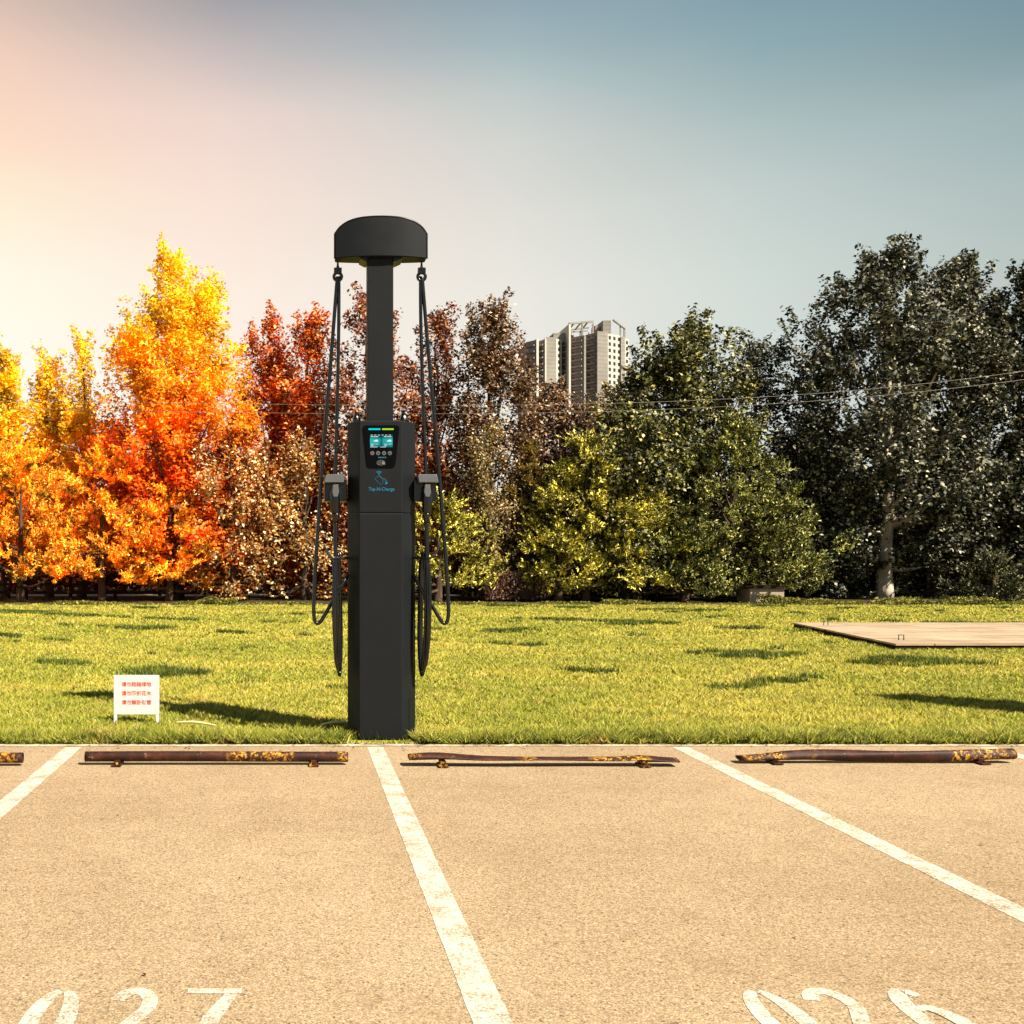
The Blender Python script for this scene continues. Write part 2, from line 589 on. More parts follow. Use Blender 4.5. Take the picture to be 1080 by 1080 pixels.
t = NT("bark_brown")
bk = t.noise(7.0, 5.0, 0.7, stretch=(1.0, 1.0, 0.25))
M_BARK = t.done(t.bsdf(t.ramp(bk, [(0.3, (0.035, 0.022, 0.014)), (0.7, (0.12, 0.08, 0.05))]), 0.9, 0.1, bump=bk, bstr=0.8, bdist=0.03))
t = NT("bark_pale")
bk = t.noise(5.0, 5.0, 0.7, stretch=(1.0, 1.0, 0.3))
M_BARKP = t.done(t.bsdf(t.ramp(bk, [(0.3, (0.28, 0.22, 0.17)), (0.7, (0.62, 0.54, 0.44))]), 0.9, 0.1, bump=bk, bstr=0.8, bdist=0.03))

t = NT("tower_concrete")
st = t.n('ShaderNodeTexWave', wave_type='BANDS', bands_direction='Z')
st.inputs['Scale'].default_value = 0.18
st.inputs['Distortion'].default_value = 0.3
t.l(t.coord('World'), st.inputs['Vector'])
c = t.ramp(t.noise(0.12, 4.0, 0.7), [(0.3, (0.21, 0.19, 0.165)), (0.7, (0.28, 0.26, 0.225))])
c = t.mix(1.0, c, t.ramp(st.outputs['Fac'], [(0.0, 0.88), (1.0, 1.04)]), 'MULTIPLY')
M_CONC = t.done(t.bsdf(c, 0.9, 0.15))
M_TWHITE = simple("tower_white_render", (0.46, 0.43, 0.37), 0.9, 0.15, var=0.08, scale=0.2)
M_TDARK = simple("tower_purple_brown_render", (0.25, 0.19, 0.185), 0.9, 0.15, var=0.12, scale=0.3)
M_TGLASS = simple("tower_window_glass", (0.03, 0.03, 0.035), 0.15, 0.6, var=0.2)
M_WIRE = simple("wire_grey", (0.17, 0.14, 0.11), 0.4, 0.5, var=0.05)
M_STUCCO = simple("cream_plaster", (0.36, 0.28, 0.20), 0.85, 0.2, var=0.15, scale=1.5)
M_LILAC = simple("pale_wall_paint", (0.34, 0.30, 0.31), 0.85, 0.2, var=0.1, scale=0.7)

# ------------------------------------------------------------------ ground, parking lot, markings
EDGE = depth_of(783.5)          # front edge of the lawn
CURB = depth_of(786.3)
Y_FAR = 33.8                    # back of the lawn


def sheet(name, x0, x1, y0, y1, z, mat, nx=1, ny=1):
    bm = bmesh.new()
    vs = [[bm.verts.new((x0 + (x1 - x0) * i / nx, y0 + (y1 - y0) * j / ny, z)) for i in range(nx + 1)] for j in range(ny + 1)]
    for j in range(ny):
        for i in range(nx):
            bm.faces.new((vs[j][i], vs[j][i + 1], vs[j + 1][i + 1], vs[j + 1][i]))
    return bm_obj(name, bm, mat)


props(sheet("ground", -3000, 3000, -600, 5000, -0.012, M_SOIL), "dark earth under and beyond the trees", kind="structure")
props(sheet("lawn", -60, 80, EDGE - 0.02, Y_FAR, 0.0, M_TURF), "sunlit yellow green lawn behind the parking lot", kind="structure")
props(sheet("parking_lot", -60, 80, -40, CURB, -0.004, M_ASPH), "pale tan asphalt of the parking lot", kind="structure")

bm = bmesh.new()                 # concrete edging, its front and back edges slightly broken
N = 900
row0, row1 = [], []
for i in range(N + 1):
    x = -25 + 60 * i / N
    row0.append(bm.verts.new((x, CURB - 0.02 + 0.006 * math.sin(x * 9.1) + random.uniform(-.006, .006), -0.0012)))
    row1.append(bm.verts.new((x, EDGE + 0.03, 0.0012)))
for i in range(N):
    bm.faces.new((row0[i], row0[i + 1], row1[i + 1], row1[i]))
props(bm_obj("kerb_strip", bm, M_CURB), "flush concrete edging between asphalt and lawn", kind="structure")

LINE_X = [(77 - CX) / F * depth_of(788), (396 - CX) / F * depth_of(788), (718.5 - CX) / F * depth_of(788), (1042 - CX) / F * depth_of(788)]
for lx, lab in zip(LINE_X, ("white stall line left of the stall numbered 027", "white stall line running from the charging post to the bottom of the photo",
                            "white stall line between stall 026 and the stall to its right", "white stall line showing past the end of the rightmost wheel stop")):
    bm = bmesh.new()
    n = 140
    y0, y1 = 2.4, CURB - 0.06
    L = []; R = []
    for i in range(n + 1):
        y = y0 + (y1 - y0) * i / n
        L.append(bm.verts.new((lx - 0.067 + random.uniform(-.0018, .0018), y, -0.0022)))
        R.append(bm.verts.new((lx + 0.067 + random.uniform(-.0018, .0018), y, -0.0022)))
    for i in range(n):
        bm.faces.new((L[i], R[i], R[i + 1], L[i + 1]))
    props(bm_obj("parking_line", bm, M_PAINT), lab, kind="structure")


def stroke(bm, pts, widths, z=-0.0022):
    """flat painted stroke through plan points; width varies"""
    pts = [Vector((p[0], p[1])) for p in pts]
    n = len(pts)
    A = []; B = []
    for i, p in enumerate(pts):
        t_ = pts[min(i + 1, n - 1)] - pts[max(i - 1, 0)]
        t_.normalize()
        nn = Vector((-t_.y, t_.x)) * widths[i] / 2
        A.append(bm.verts.new((p.x + nn.x, p.y + nn.y, z)))
        B.append(bm.verts.new((p.x - nn.x, p.y - nn.y, z)))
    for i in range(n - 1):
        bm.faces.new((A[i], A[i + 1], B[i + 1], B[i]))


def arc(cx, cy, rx, ry, a0, a1, n=24):
    return [(cx + rx * math.cos(math.radians(a0 + (a1 - a0) * i / n)), cy + ry * math.sin(math.radians(a0 + (a1 - a0) * i / n))) for i in range(n + 1)]


DT = depth_of(1042)             # far tips of the digits
DH = 0.52                       # digit length on the ground


def digit(bm, ch, x0, w):
    yb, yt = DT - DH, DT
    cx, cy = x0 + w / 2, (yb + yt) / 2
    sw = 0.058
    def wd(n, a=1.0, b=1.0, m=1.0):
        return [sw * (a + (m - a) * math.sin(PI * i / (n - 1)) if i < n / 2 else b + (m - b) * math.sin(PI * i / (n - 1))) for i in range(n)]
    if ch == '0':
        l = arc(cx, cy, w / 2 - sw / 2, DH / 2 - 0.018, 98, 262)
        r = arc(cx, cy, w / 2 - sw / 2, DH / 2 - 0.018, 80, -80)
        stroke(bm, l, wd(len(l), .55, .55, 1.1)); stroke(bm, r, wd(len(r), .45, .45, 1.1))
    elif ch == '2':
        a_ = arc(cx, yt - 0.125, w / 2 - sw / 2, 0.125 - 0.02, 165, -35)
        a_ += [(x0 + w * 0.45, cy - 0.07), (x0 + w * 0.15, yb + 0.05)]
        stroke(bm, a_, [sw * 0.95] * len(a_))
        stroke(bm, [(x0, yb + 0.025), (x0 + w, yb + 0.025)], [0.05, 0.05], -0.0008)
    elif ch == '7':
        stroke(bm, [(x0 - 0.005, yt - 0.022), (x0 + w + 0.01, yt - 0.022)], [0.044, 0.044], -0.0008)
        stroke(bm, [(x0 + w * 0.88, yt - 0.03), (x0 + w * 0.55, cy + 0.03), (x0 + w * 0.32, yb)], [sw * 0.8, sw * 1.1, sw * 1.2])
    elif ch == '6':
        a_ = arc(cx, cy, w / 2 - sw / 2, DH / 2 - 0.018, 55, 262)
        stroke(bm, a_, wd(len(a_), .6, .6, 1.15))
        b_ = arc(cx, yb + 0.19, w / 2 - sw / 2, 0.17, 120, -85)
        stroke(bm, b_, wd(len(b_), .5, .5, 1.1), -0.0008)


def number(txt, xs, ws, lab):
    bm = bmesh.new()
    for ch, x, w in zip(txt, xs, ws):
        digit(bm, ch, x, w)
    props(bm_obj("stall_number", bm, M_PAINT), lab, kind="structure")


s36 = 3.56 / F
number("027", [(32 - CX) * s36 + .0, (112 - CX) * s36, (196 - CX) * s36], [0.178] * 3, "white painted stall number 027 on the asphalt")
number("026", [(784 - CX) * s36, (853 - CX) * s36, (943 - CX) * s36], [0.185] * 3, "white painted stall number 026 on the asphalt")

# ------------------------------------------------------------------ grass
def grass_mesh(name, x_of, n, d0, d1, h0, h1, wmin, seed, power=1.0):
    r = np.random.default_rng(seed)
    u = r.random(n)
    d = d0 + (d1 - d0) * u ** power
    s = r.random(n)
    xa, xb = x_of(d)
    x = xa + (xb - xa) * s
    # clumping
    k = np.sin(x * 7.3 + 2 * np.sin(d * 3.1)) * np.sin(d * 5.9 + 1.7 * np.sin(x * 4.7))
    h = (h0 + (h1 - h0) * r.random(n)) * (1 + 0.35 * k)
    w = np.maximum(wmin, d * 0.00075) * (0.8 + 0.6 * r.random(n))
    ang = r.random(n) * 2 * PI
    lean = (r.random(n) * 1.5 + 0.2) * h
    la = r.random(n) * 2 * PI
    base = np.stack([x, d, np.full(n, -0.003)], 1)
    side = np.stack([np.cos(ang) * w, np.sin(ang) * w, np.zeros(n)], 1)
    tip = base + np.stack([np.cos(la) * lean, np.sin(la) * lean, h], 1)
    return np.stack([base - side, base + side, tip], 1)


def view_span(margin_l, margin_r):
    def f(d):
        return (-CX / F) * d - margin_l, ((1080 - CX) / F) * d + margin_r
    return f


parts_g = [
    grass_mesh('f', view_span(2, 2), 60000, 12.5, 24.0, 0.015, 0.035, 0.008, 9, 1.0),
    grass_mesh("a", view_span(4.5, 5.5), 390000, EDGE - 0.01, 12.5, 0.02, 0.062, 0.0035, 1, 1.15),
    grass_mesh("b", view_span(4.5, 6.0), 270000, 12.5, 20.0, 0.02, 0.055, 0.005, 2, 1.0),
    grass_mesh("c", view_span(5.0, 7.0), 180000, 20.0, Y_FAR + 0.4, 0.02, 0.06, 0.01, 3, 0.9),
    grass_mesh("e", view_span(4.5, 5.5), 90000, EDGE - 0.05, EDGE + 0.25, 0.03, 0.11, 0.004, 4, 1.3),
]
V = np.concatenate(parts_g, 0)
# keep the blades out of the raised platform
PLX = 8.05
PF, PB = 1.44 * F / (679.0 - HY), 1.44 * F / (656.5 - HY)
inside = (V[:, 2, 0] > (840 - CX) / F * PB - 0.05 + 0) & (V[:, 0, 1] > PF + 0.0) & (V[:, 0, 1] < PB)
# left side of the platform runs from (945,679) to (836,656.5)
xl = np.interp(V[:, 0, 1], [PF, PB], [(945 - CX) / F * PF, (836 - CX) / F * PB])
inside = (V[:, 0, 0] > xl) & (V[:, 0, 1] > PF) & (V[:, 0, 1] < PB)
inside |= (np.abs(V[:, 0, 0] - (402.5 - CX) / F * depth_of(780.5)) < 0.30) & (V[:, 0, 1] > depth_of(780.5) - 0.16) & (V[:, 0, 1] < depth_of(780.5) + 0.35)
near_post = (np.abs(V[:, 0, 0] - (402.5 - CX) / F * depth_of(780.5)) < 0.31) & (V[:, 0, 1] < depth_of(780.5)) & (V[:, 2, 2] > 0.042)
V = V[~(inside | near_post)]
g = link("grass", np_mesh("grass", V, 3), M_GRASS)
props(g, "short sunlit yellow green grass of the lawn", kind="stuff")

# taller dark green tufts; the streaks stand in for soft shadows on the lawn
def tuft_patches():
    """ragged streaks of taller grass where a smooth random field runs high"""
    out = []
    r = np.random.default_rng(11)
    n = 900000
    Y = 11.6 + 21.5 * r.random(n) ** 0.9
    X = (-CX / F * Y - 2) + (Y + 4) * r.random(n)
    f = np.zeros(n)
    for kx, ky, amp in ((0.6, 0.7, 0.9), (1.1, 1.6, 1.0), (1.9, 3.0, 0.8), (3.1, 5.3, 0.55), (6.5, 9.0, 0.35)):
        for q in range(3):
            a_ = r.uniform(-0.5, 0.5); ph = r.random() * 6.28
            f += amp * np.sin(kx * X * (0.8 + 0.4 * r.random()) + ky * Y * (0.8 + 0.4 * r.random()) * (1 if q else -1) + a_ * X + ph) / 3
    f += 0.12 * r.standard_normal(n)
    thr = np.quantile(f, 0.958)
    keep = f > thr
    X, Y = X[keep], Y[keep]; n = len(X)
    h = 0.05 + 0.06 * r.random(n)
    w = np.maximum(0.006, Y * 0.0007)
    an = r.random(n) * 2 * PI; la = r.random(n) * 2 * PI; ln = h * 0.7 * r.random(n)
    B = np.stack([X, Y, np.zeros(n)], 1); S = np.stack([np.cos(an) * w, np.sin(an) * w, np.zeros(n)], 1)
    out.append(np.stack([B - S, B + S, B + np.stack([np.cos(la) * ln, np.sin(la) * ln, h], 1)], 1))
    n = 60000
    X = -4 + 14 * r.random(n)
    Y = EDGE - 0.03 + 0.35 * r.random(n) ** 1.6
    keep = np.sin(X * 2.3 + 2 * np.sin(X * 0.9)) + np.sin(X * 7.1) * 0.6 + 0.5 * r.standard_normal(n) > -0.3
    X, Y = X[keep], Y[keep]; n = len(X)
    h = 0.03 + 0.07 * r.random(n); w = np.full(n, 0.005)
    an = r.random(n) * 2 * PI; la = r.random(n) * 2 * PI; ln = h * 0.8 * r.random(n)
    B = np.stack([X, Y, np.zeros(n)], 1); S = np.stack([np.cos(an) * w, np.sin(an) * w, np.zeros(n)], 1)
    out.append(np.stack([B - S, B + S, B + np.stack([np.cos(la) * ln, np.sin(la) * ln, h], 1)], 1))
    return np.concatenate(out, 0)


M_DARKTUFT = leaf_mat("dark_tuft_grass", [(0.0, (0.024, 0.048, 0.006)), (0.6, (0.080, 0.120, 0.012)), (1.0, (0.272, 0.272, 0.040))], transl=0.25)
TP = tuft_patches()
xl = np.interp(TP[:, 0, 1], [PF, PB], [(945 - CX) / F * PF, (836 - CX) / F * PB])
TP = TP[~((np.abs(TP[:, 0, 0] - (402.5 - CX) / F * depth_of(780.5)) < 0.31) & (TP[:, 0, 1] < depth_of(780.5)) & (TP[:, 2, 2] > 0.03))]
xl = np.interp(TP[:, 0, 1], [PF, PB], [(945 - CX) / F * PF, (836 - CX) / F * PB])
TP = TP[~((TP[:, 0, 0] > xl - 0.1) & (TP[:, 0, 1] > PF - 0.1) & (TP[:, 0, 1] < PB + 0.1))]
props(link("taller_grass", np_mesh("taller_grass", TP, 3), M_DARKTUFT), "taller deep green grass, its dark streaks standing for shade on the lawn", kind="stuff")

# ------------------------------------------------------------------ trees
def lobes(r, k=5):
    ph = r.random((k, 3)) * 2 * PI
    fr = r.integers(2, 6, (k, 2))
    def f(th, zz):
        s = 0
        for i in range(k):
            s = s + np.sin(fr[i, 0] * th + ph[i, 0] + fr[i, 1] * zz * 3.3 + ph[i, 1]) / k
        return s
    return f


def quads(P, Nrm, size, aspect, r):
    n = len(P)
    a_ = unit(np.cross(Nrm, r.standard_normal((n, 3))))
    b_ = unit(np.cross(Nrm, a_))
    L = (size * (0.65 + 0.7 * r.random(n)))[:, None]
    W = L * aspect
    off = (0.12 * L) * unit(Nrm)
    return np.stack([P - a_ * L / 2, P + b_ * W / 2 + off, P + a_ * L / 2, P - b_ * W / 2 + off], 1)


def limb_mesh(base, top, r0, tips, r, crook=0.15):
    bm = bmesh.new()
    pts = []
    n = 9
    off = Vector((0, 0, 0))
    for i in range(n):
        t_ = i / (n - 1)
        off += Vector((r.uniform(-crook, crook), r.uniform(-crook, crook), 0)) * (0 if i == 0 else 1)
        pts.append(Vector(base).lerp(Vector(top), t_) + off * (1 if 0 < i else 0))
    rad = [r0 * (1.25 if i == 0 else 1.0) * (1 - 0.88 * i / (n - 1)) + 0.012 for i in range(n)]
    tube(bm, catmull(pts, 3), [float(np.interp(i / (3 * (n - 1)), [k / (n - 1) for k in range(n)], rad)) for i in range(3 * (n - 1) + 1)], 9)
    H = top[2] - base[2]
    for tp in tips:
        tp = Vector(tp)
        f = min(0.92, max(0.12, (tp.z - base[2]) / H * 0.62))
        k = f * (n - 1)
        i = int(k)
        a_ = pts[i].lerp(pts[min(i + 1, n - 1)], k - i)
        rr = rad[i] * 0.55
        mid = a_.lerp(tp, 0.5) + Vector((r.uniform(-.2, .2), r.uniform(-.2, .2), -0.12 * (tp - a_).length))
        cp = catmull([a_, mid, tp], 4)
        tube(bm, cp, [max(0.01, rr * (1 - 0.9 * q / (len(cp) - 1))) for q in range(len(cp))], 5)
    return bm


def profile(cpx, d, prof):
    z = np.array([EYE + (HY - py) / F * d for py, hw in prof])[::-1]
    rr = np.array([hw / F * d for py, hw in prof])[::-1]
    return z, rr


def deciduous(name, cpx, d, prof, mat, label, leaf=0.15, dens=1.0, seed=0, sprigs=14, bark=M_BARK, trunk_r=0.16, group=None, cat="tree",
              upright=0.7, flat=0.8, trunk_px=None, aspect=0.62, sprig_len=0.75, holes=0.0, spread=0.16, trunk_top=None):
    r = np.random.default_rng(100 + seed)
    z, rad = profile(cpx, d, prof)
    cx = (cpx - CX) / F * d
    tx = (trunk_px - CX) / F * d if trunk_px else cx
    root = empty(name, (tx, d, 0), label, cat, group)
    z = z.copy()
    z[z > z[-1] - 1.2] -= 0.45 * sprig_len                     # sprigs add this much again
    area = float(np.sum((rad[1:] + rad[:-1]) * PI * np.diff(z)))
    lb = lobes(r)
    # boughs: lumps of foliage with darker gaps between them
    nb = max(10, int(area / 2.0))
    bz = z[0] + (z[-1] - z[0]) * r.random(nb * 4)
    bR = np.interp(bz, z, rad)
    kp = r.random(nb * 4) < (bR / rad.max()) ** 0.7 + 0.05
    bz, bR = bz[kp][:nb], bR[kp][:nb]
    nb = len(bz)
    bth = r.random(nb) * 2 * PI
    bq = 0.95 * r.random(nb) ** 0.35
    bs = np.minimum(0.32 + 0.34 * r.random(nb), 0.25 + 0.4 * bR)
    bd = np.maximum(bR * bq * (1 + 0.22 * lb(bth, bz)) - bs * 0.5, 0)
    B = np.stack([cx + bd * np.cos(bth), d + bd * np.sin(bth) * flat, bz], 1)
    nc1 = int(area * 6.5 * dens)
    bi = r.choice(nb, nc1, p=(bs ** 2) / np.sum(bs ** 2))
    C = B[bi] + unit(r.standard_normal((nc1, 3))) * (bs[bi] * r.random(nc1) ** 0.4)[:, None] * np.array([1, 1, 1.45])
    th = bth[bi]; q = bq[bi]; R = bR[bi]
    nc = int(area * 3.0 * dens)
    zz = r.random(nc * 3) * (z[-1] - z[0]) + z[0]
    Ra = np.interp(zz, z, rad)
    keep = r.random(nc * 3) < (Ra / rad.max()) ** 0.8
    zz, Ra = zz[keep][:nc], Ra[keep][:nc]
    nc = len(zz)
    th2 = r.random(nc) * 2 * PI
    q2 = r.random(nc) ** 0.6
    rr = Ra * q2 * 0.9 * (1 + 0.22 * lb(th2, zz))
    C = np.concatenate([C, np.stack([cx + rr * np.cos(th2), d + rr * np.sin(th2) * flat, zz], 1)])
    th = np.concatenate([th, th2]); q = np.concatenate([q, q2]); R = np.concatenate([R, Ra])
    nc = len(C)
    if holes > 0:
        hh = np.sin(C[:, 0] * 2.3 + seed) * np.sin(C[:, 2] * 2.1 + seed * 2) + np.sin(C[:, 1] * 1.9 + C[:, 0]) * 0.4
        keepn = (hh > -1.1 + holes)
        C = C[keepn]
        th, q, R = th[keepn], q[keepn], R[keepn]
        nc = len(C)
    out = np.stack([np.cos(th), np.sin(th), np.full(nc, 0.0)], 1)
    D = unit(out * 0.8 * q[:, None] + np.array([0, 0, upright]) + r.standard_normal((nc, 3)) * 0.35)
    Ln = sprig_len * (0.4 + 0.7 * r.random(nc))
    # leaders that break the outline
    ns = sprigs
    sz = z[-1] - (z[-1] - z[0]) * 0.45 * r.random(ns) ** 1.3
    sR = np.interp(sz, z, rad)
    sth = r.random(ns) * 2 * PI
    S = np.stack([cx + sR * 0.92 * np.cos(sth), d + sR * 0.92 * np.sin(sth) * flat, sz], 1)
    C2 = np.concatenate([C, S, np.array([[cx, d, z[-1] - 0.3]])])
    D2 = np.concatenate([D, unit(np.stack([np.cos(sth) * 0.35, np.sin(sth) * 0.35, np.full(ns, 1.0)], 1)), np.array([[0, 0, 1.0]])])
    L2 = np.concatenate([Ln, sprig_len * (0.9 + 0.9 * r.random(ns)), [sprig_len]])
    k3 = np.concatenate([np.arange(len(C2)), np.repeat(np.arange(len(C), len(C2)), 3)])
    C2, D2, L2 = C2[k3], unit(D2[k3] + r.standard_normal((len(k3), 3)) * 0.08), L2[k3]
    nl = 24
    idx = np.repeat(np.arange(len(C2)), nl)
    tt = r.random(len(idx))
    P = C2[idx] + D2[idx] * (tt * L2[idx])[:, None] + r.standard_normal((len(idx), 3)) * (spread * (1.1 - 0.7 * tt))[:, None]
    P[:, 2] = np.maximum(P[:, 2], 0.12)
    Nr = unit(D2[idx] * 0.3 + np.array([0.1, -0.25, 0.55]) + r.standard_normal((len(idx), 3)) * 0.62)
    me = np_mesh("crown", quads(P, Nr, leaf, aspect, r), 4)
    me.transform(Matrix.Translation((-tx, -d, 0)))
    link("crown", me, mat, root)
    tips = [Vector(c) - Vector((tx, d, 0)) for c in C[r.choice(nc, min(26, nc), replace=False)]]
    bm = limb_mesh((0, 0, -0.05), (cx - tx, 0, z[-1] * 0.93), trunk_r, tips, r, 0.07)
    bm_obj("trunk", bm, bark, root, True)
    return root


def pine(name, cpx, d, prof, mat, label, seed=0, dens=1.0, tuft=0.60, needle=0.10, group=None, trunk_r=0.14, up=0.6, nn=24, nw=0.018, bark=M_BARK, cat="tree", flat=0.85):
    """conifer: whorled branches whose outer ends carry puffs of needles"""
    r = np.random.default_rng(500 + seed)
    z, rad = profile(cpx, d, prof)
    cx = (cpx - CX) / F * d
    root = empty(name, (cx, d, 0), label, cat, group)
    H = z[-1]
    puffs = []; pdir = []; psz = []; tips = []
    zc = z[0]
    while zc < H - 0.1:
        R0 = float(np.interp(zc, z, rad))
        nb = max(4, int((3.0 + R0 * 2.1) * dens))
        a0 = r.random() * 2 * PI
        for b in range(nb):
            a_ = a0 + 2 * PI * (b + 0.7 * r.random()) / nb
            Rb = R0 * (0.62 + 0.5 * r.random())
            zb = zc + r.uniform(-.22, .22)
            rise = Rb * r.uniform(-0.05, 0.16)
            tip = np.array([Rb * math.cos(a_), Rb * math.sin(a_) * flat, zb + rise])
            if r.random() < 0.3:
                tips.append(tip)
            for f, sc in ((1.0, 1.0), (0.62, 0.85)):
                if Rb * f < 0.16 and f < 1.0:
                    continue
                puffs.append(np.array([tip[0] * f, tip[1] * f, zb + rise * f]) + r.standard_normal(3) * np.array([.13, .13, .05]))
                pdir.append(np.array([math.cos(a_), math.sin(a_), up]))
                psz.append(sc * (0.7 + 0.6 * r.random()))
        zc += 0.60
    for k in range(4):
        puffs.append(np.array([0, 0, H - 0.2 * k - 0.1])); pdir.append(np.array([0, 0, 2.0])); psz.append(0.7)
    Pf = np.array(puffs); Pd = unit(np.array(pdir)); Ps = np.array(psz)
    ns = 14                                              # shoots in a puff
    si = np.repeat(np.arange(len(Pf)), ns)
    S0 = Pf[si] + r.standard_normal((len(si), 3)) * (Ps[si] * tuft)[:, None] * np.array([0.22, 0.22, 0.15])
    SD = unit(Pd[si] * 0.9 + r.standard_normal((len(si), 3)) * 0.40 + np.array([0, 0, 0.25]))
    SL = Ps[si] * tuft * (0.5 + 0.5 * r.random(len(si)))
    idx = np.repeat(np.arange(len(si)), nn)
    t_ = r.random(len(idx))
    P = S0[idx] + SD[idx] * (t_ * SL[idx])[:, None]
    ND = unit(SD[idx] * 0.85 + r.standard_normal((len(idx), 3)) * 0.55)
    L = (needle * (0.7 + 0.6 * r.random(len(idx))))[:, None]
    S = unit(np.cross(ND, r.standard_normal((len(idx), 3)))) * nw * (0.8 + 0.5 * r.random(len(idx)))[:, None]
    P[:, 2] = np.maximum(P[:, 2], 0.06)
    V_ = np.stack([P - S, P + S, P + ND * L + S * 0.6, P + ND * L - S * 0.6], 1)
    link("crown", np_mesh("crown", V_, 4), mat, root)
    bm = limb_mesh((0, 0, -0.05), (0, 0, H * 0.8), trunk_r, [Vector(tp) * 0.95 for tp in tips[:40]], r, 0.03)
    bm_obj("trunk", bm, bark, root, True)
    return root


G = lambda r_, g_, b_: (r_, g_, b_)
L_DARK = leaf_mat("dark_green_leaves", [(0.0, (0.005, 0.006, 0.003)), (0.45, (0.024, 0.027, 0.013)), (0.72, (0.10, 0.10, 0.055)), (0.92, (0.32, 0.30, 0.19)), (1.0, (0.58, 0.53, 0.38))], transl=0.08)
L_GREEN = leaf_mat("yellow_green_leaves", [(0.0, (0.006, 0.008, 0.002)), (0.45, (0.030, 0.036, 0.008)), (0.74, (0.16, 0.155, 0.030)), (0.92, (0.48, 0.43, 0.14)), (1.0, (0.75, 0.67, 0.30))], transl=0.1)
L_BROWN = leaf_mat("brown_leaves", [(0.0, (0.03, 0.010, 0.004)), (0.5, (0.12, 0.05, 0.018)), (0.75, (0.30, 0.16, 0.07)), (0.9, (0.60, 0.42, 0.26)), (1.0, (0.90, 0.74, 0.55))], transl=0.25)
L_RUSSET = leaf_mat("russet_leaves", [(0.0, (0.07, 0.010, 0.003)), (0.5, (0.22, 0.045, 0.010)), (0.8, (0.45, 0.15, 0.045)), (1.0, (0.88, 0.60, 0.40))], transl=0.25)
L_GLOW_REDOR = leaf_mat("glow_red_orange_leaves", [(0.0, (0.36, 0.025, 0.001)), (0.5, (0.62, 0.10, 0.003)), (0.8, (0.85, 0.25, 0.014)), (1.0, (1.0, 0.66, 0.24))], transl=0.35)  # reddened to carry the outer part of the warm glow
L_GLOW_ORANGE = leaf_mat("glow_orange_leaves", [(0.0, (0.95, 0.24, 0.001)), (0.5, (1.0, 0.50, 0.003)), (1.0, (1.0, 0.78, 0.06))],
                    zstops=[(2.0, (0.85, 0.40, 0.5)), (4.5, (0.95, 0.36, 0.4)), (7.0, (1.0, 0.72, 0.8)), (9.5, (1.0, 1.1, 1.0)), (12.0, (1.0, 1.35, 1.0))], transl=0.42, clump=0.7)  # glow from the left put into leaf colour, redder lower down
L_GLOW_YELLOW = leaf_mat("glow_yellow_leaves", [(0.0, (1.0, 0.46, 0.002)), (0.5, (1.0, 0.66, 0.008)), (1.0, (1.0, 0.85, 0.12))],
                    zstops=[(2.5, (1.0, 0.55, 0.3)), (5.0, (1.0, 0.8, 0.5)), (7.0, (1.0, 1.0, 1.0))], transl=0.42)  # brightest part of the glow, held in the leaf colour
L_SHRUB = leaf_mat("straw_tinted_leaves", [(0.0, (0.161, 0.029, 0.003)), (0.45, (0.368, 0.127, 0.016)), (0.7, (0.713, 0.414, 0.092)), (1.0, (1.000, 0.977, 0.632))], transl=0.3)
L_WILLOW = leaf_mat("olive_straw_leaves", [(0.0, (0.046, 0.020, 0.006)), (0.45, (0.180, 0.108, 0.026)), (0.75, (0.378, 0.278, 0.090)), (1.0, (0.810, 0.674, 0.414))], transl=0.25)
N_GLOW_GOLD = leaf_mat("glow_gold_needles", [(0.0, (0.40, 0.045, 0.001)), (0.4, (0.78, 0.27, 0.005)), (0.75, (1.0, 0.62, 0.03)), (1.0, (1.0, 0.85, 0.20))],
                  zstops=[(0.5, (1.000, 1.000, 1.000)), (3.0, (1, 1, 1)), (6.0, (1.000, 0.938, 0.500))], transl=0.3, rough=0.5, clump=1.9, cr=(0.22, 2.1))  # gold highlights and red shadows of the glow set as needle colours
N_YEL = leaf_mat("yellow_green_needles", [(0.0, (0.015, 0.012, 0.002)), (0.4, (0.12, 0.11, 0.012)), (0.68, (0.50, 0.45, 0.05)), (0.9, (0.90, 0.78, 0.16)), (1.0, (1.0, 0.9, 0.35))], transl=0.1, rough=0.5, clump=1.9, cr=(0.22, 2.1))
N_GREEN = leaf_mat("green_needles", [(0.0, (0.008, 0.011, 0.003)), (0.45, (0.045, 0.058, 0.012)), (0.74, (0.24, 0.25, 0.050)), (0.92, (0.62, 0.57, 0.18)), (1.0, (0.9, 0.8, 0.35))], transl=0.08, rough=0.5, clump=1.9, cr=(0.22, 2.1))
N_OLIVE = leaf_mat("olive_needles", [(0.0, (0.040, 0.024, 0.005)), (0.5, (0.144, 0.096, 0.016)), (1.0, (0.336, 0.240, 0.056))], transl=0.2, rough=0.55, clump=1.9, cr=(0.22, 2.1))
N_DARK = leaf_mat("deep_green_needles", [(0.0, (0.008, 0.010, 0.004)), (0.6, (0.035, 0.042, 0.014)), (0.88, (0.22, 0.20, 0.09)), (1.0, (0.50, 0.46, 0.22))], transl=0.08, rough=0.5, clump=1.9, cr=(0.22, 2.1))

BG = "trees of the back row"
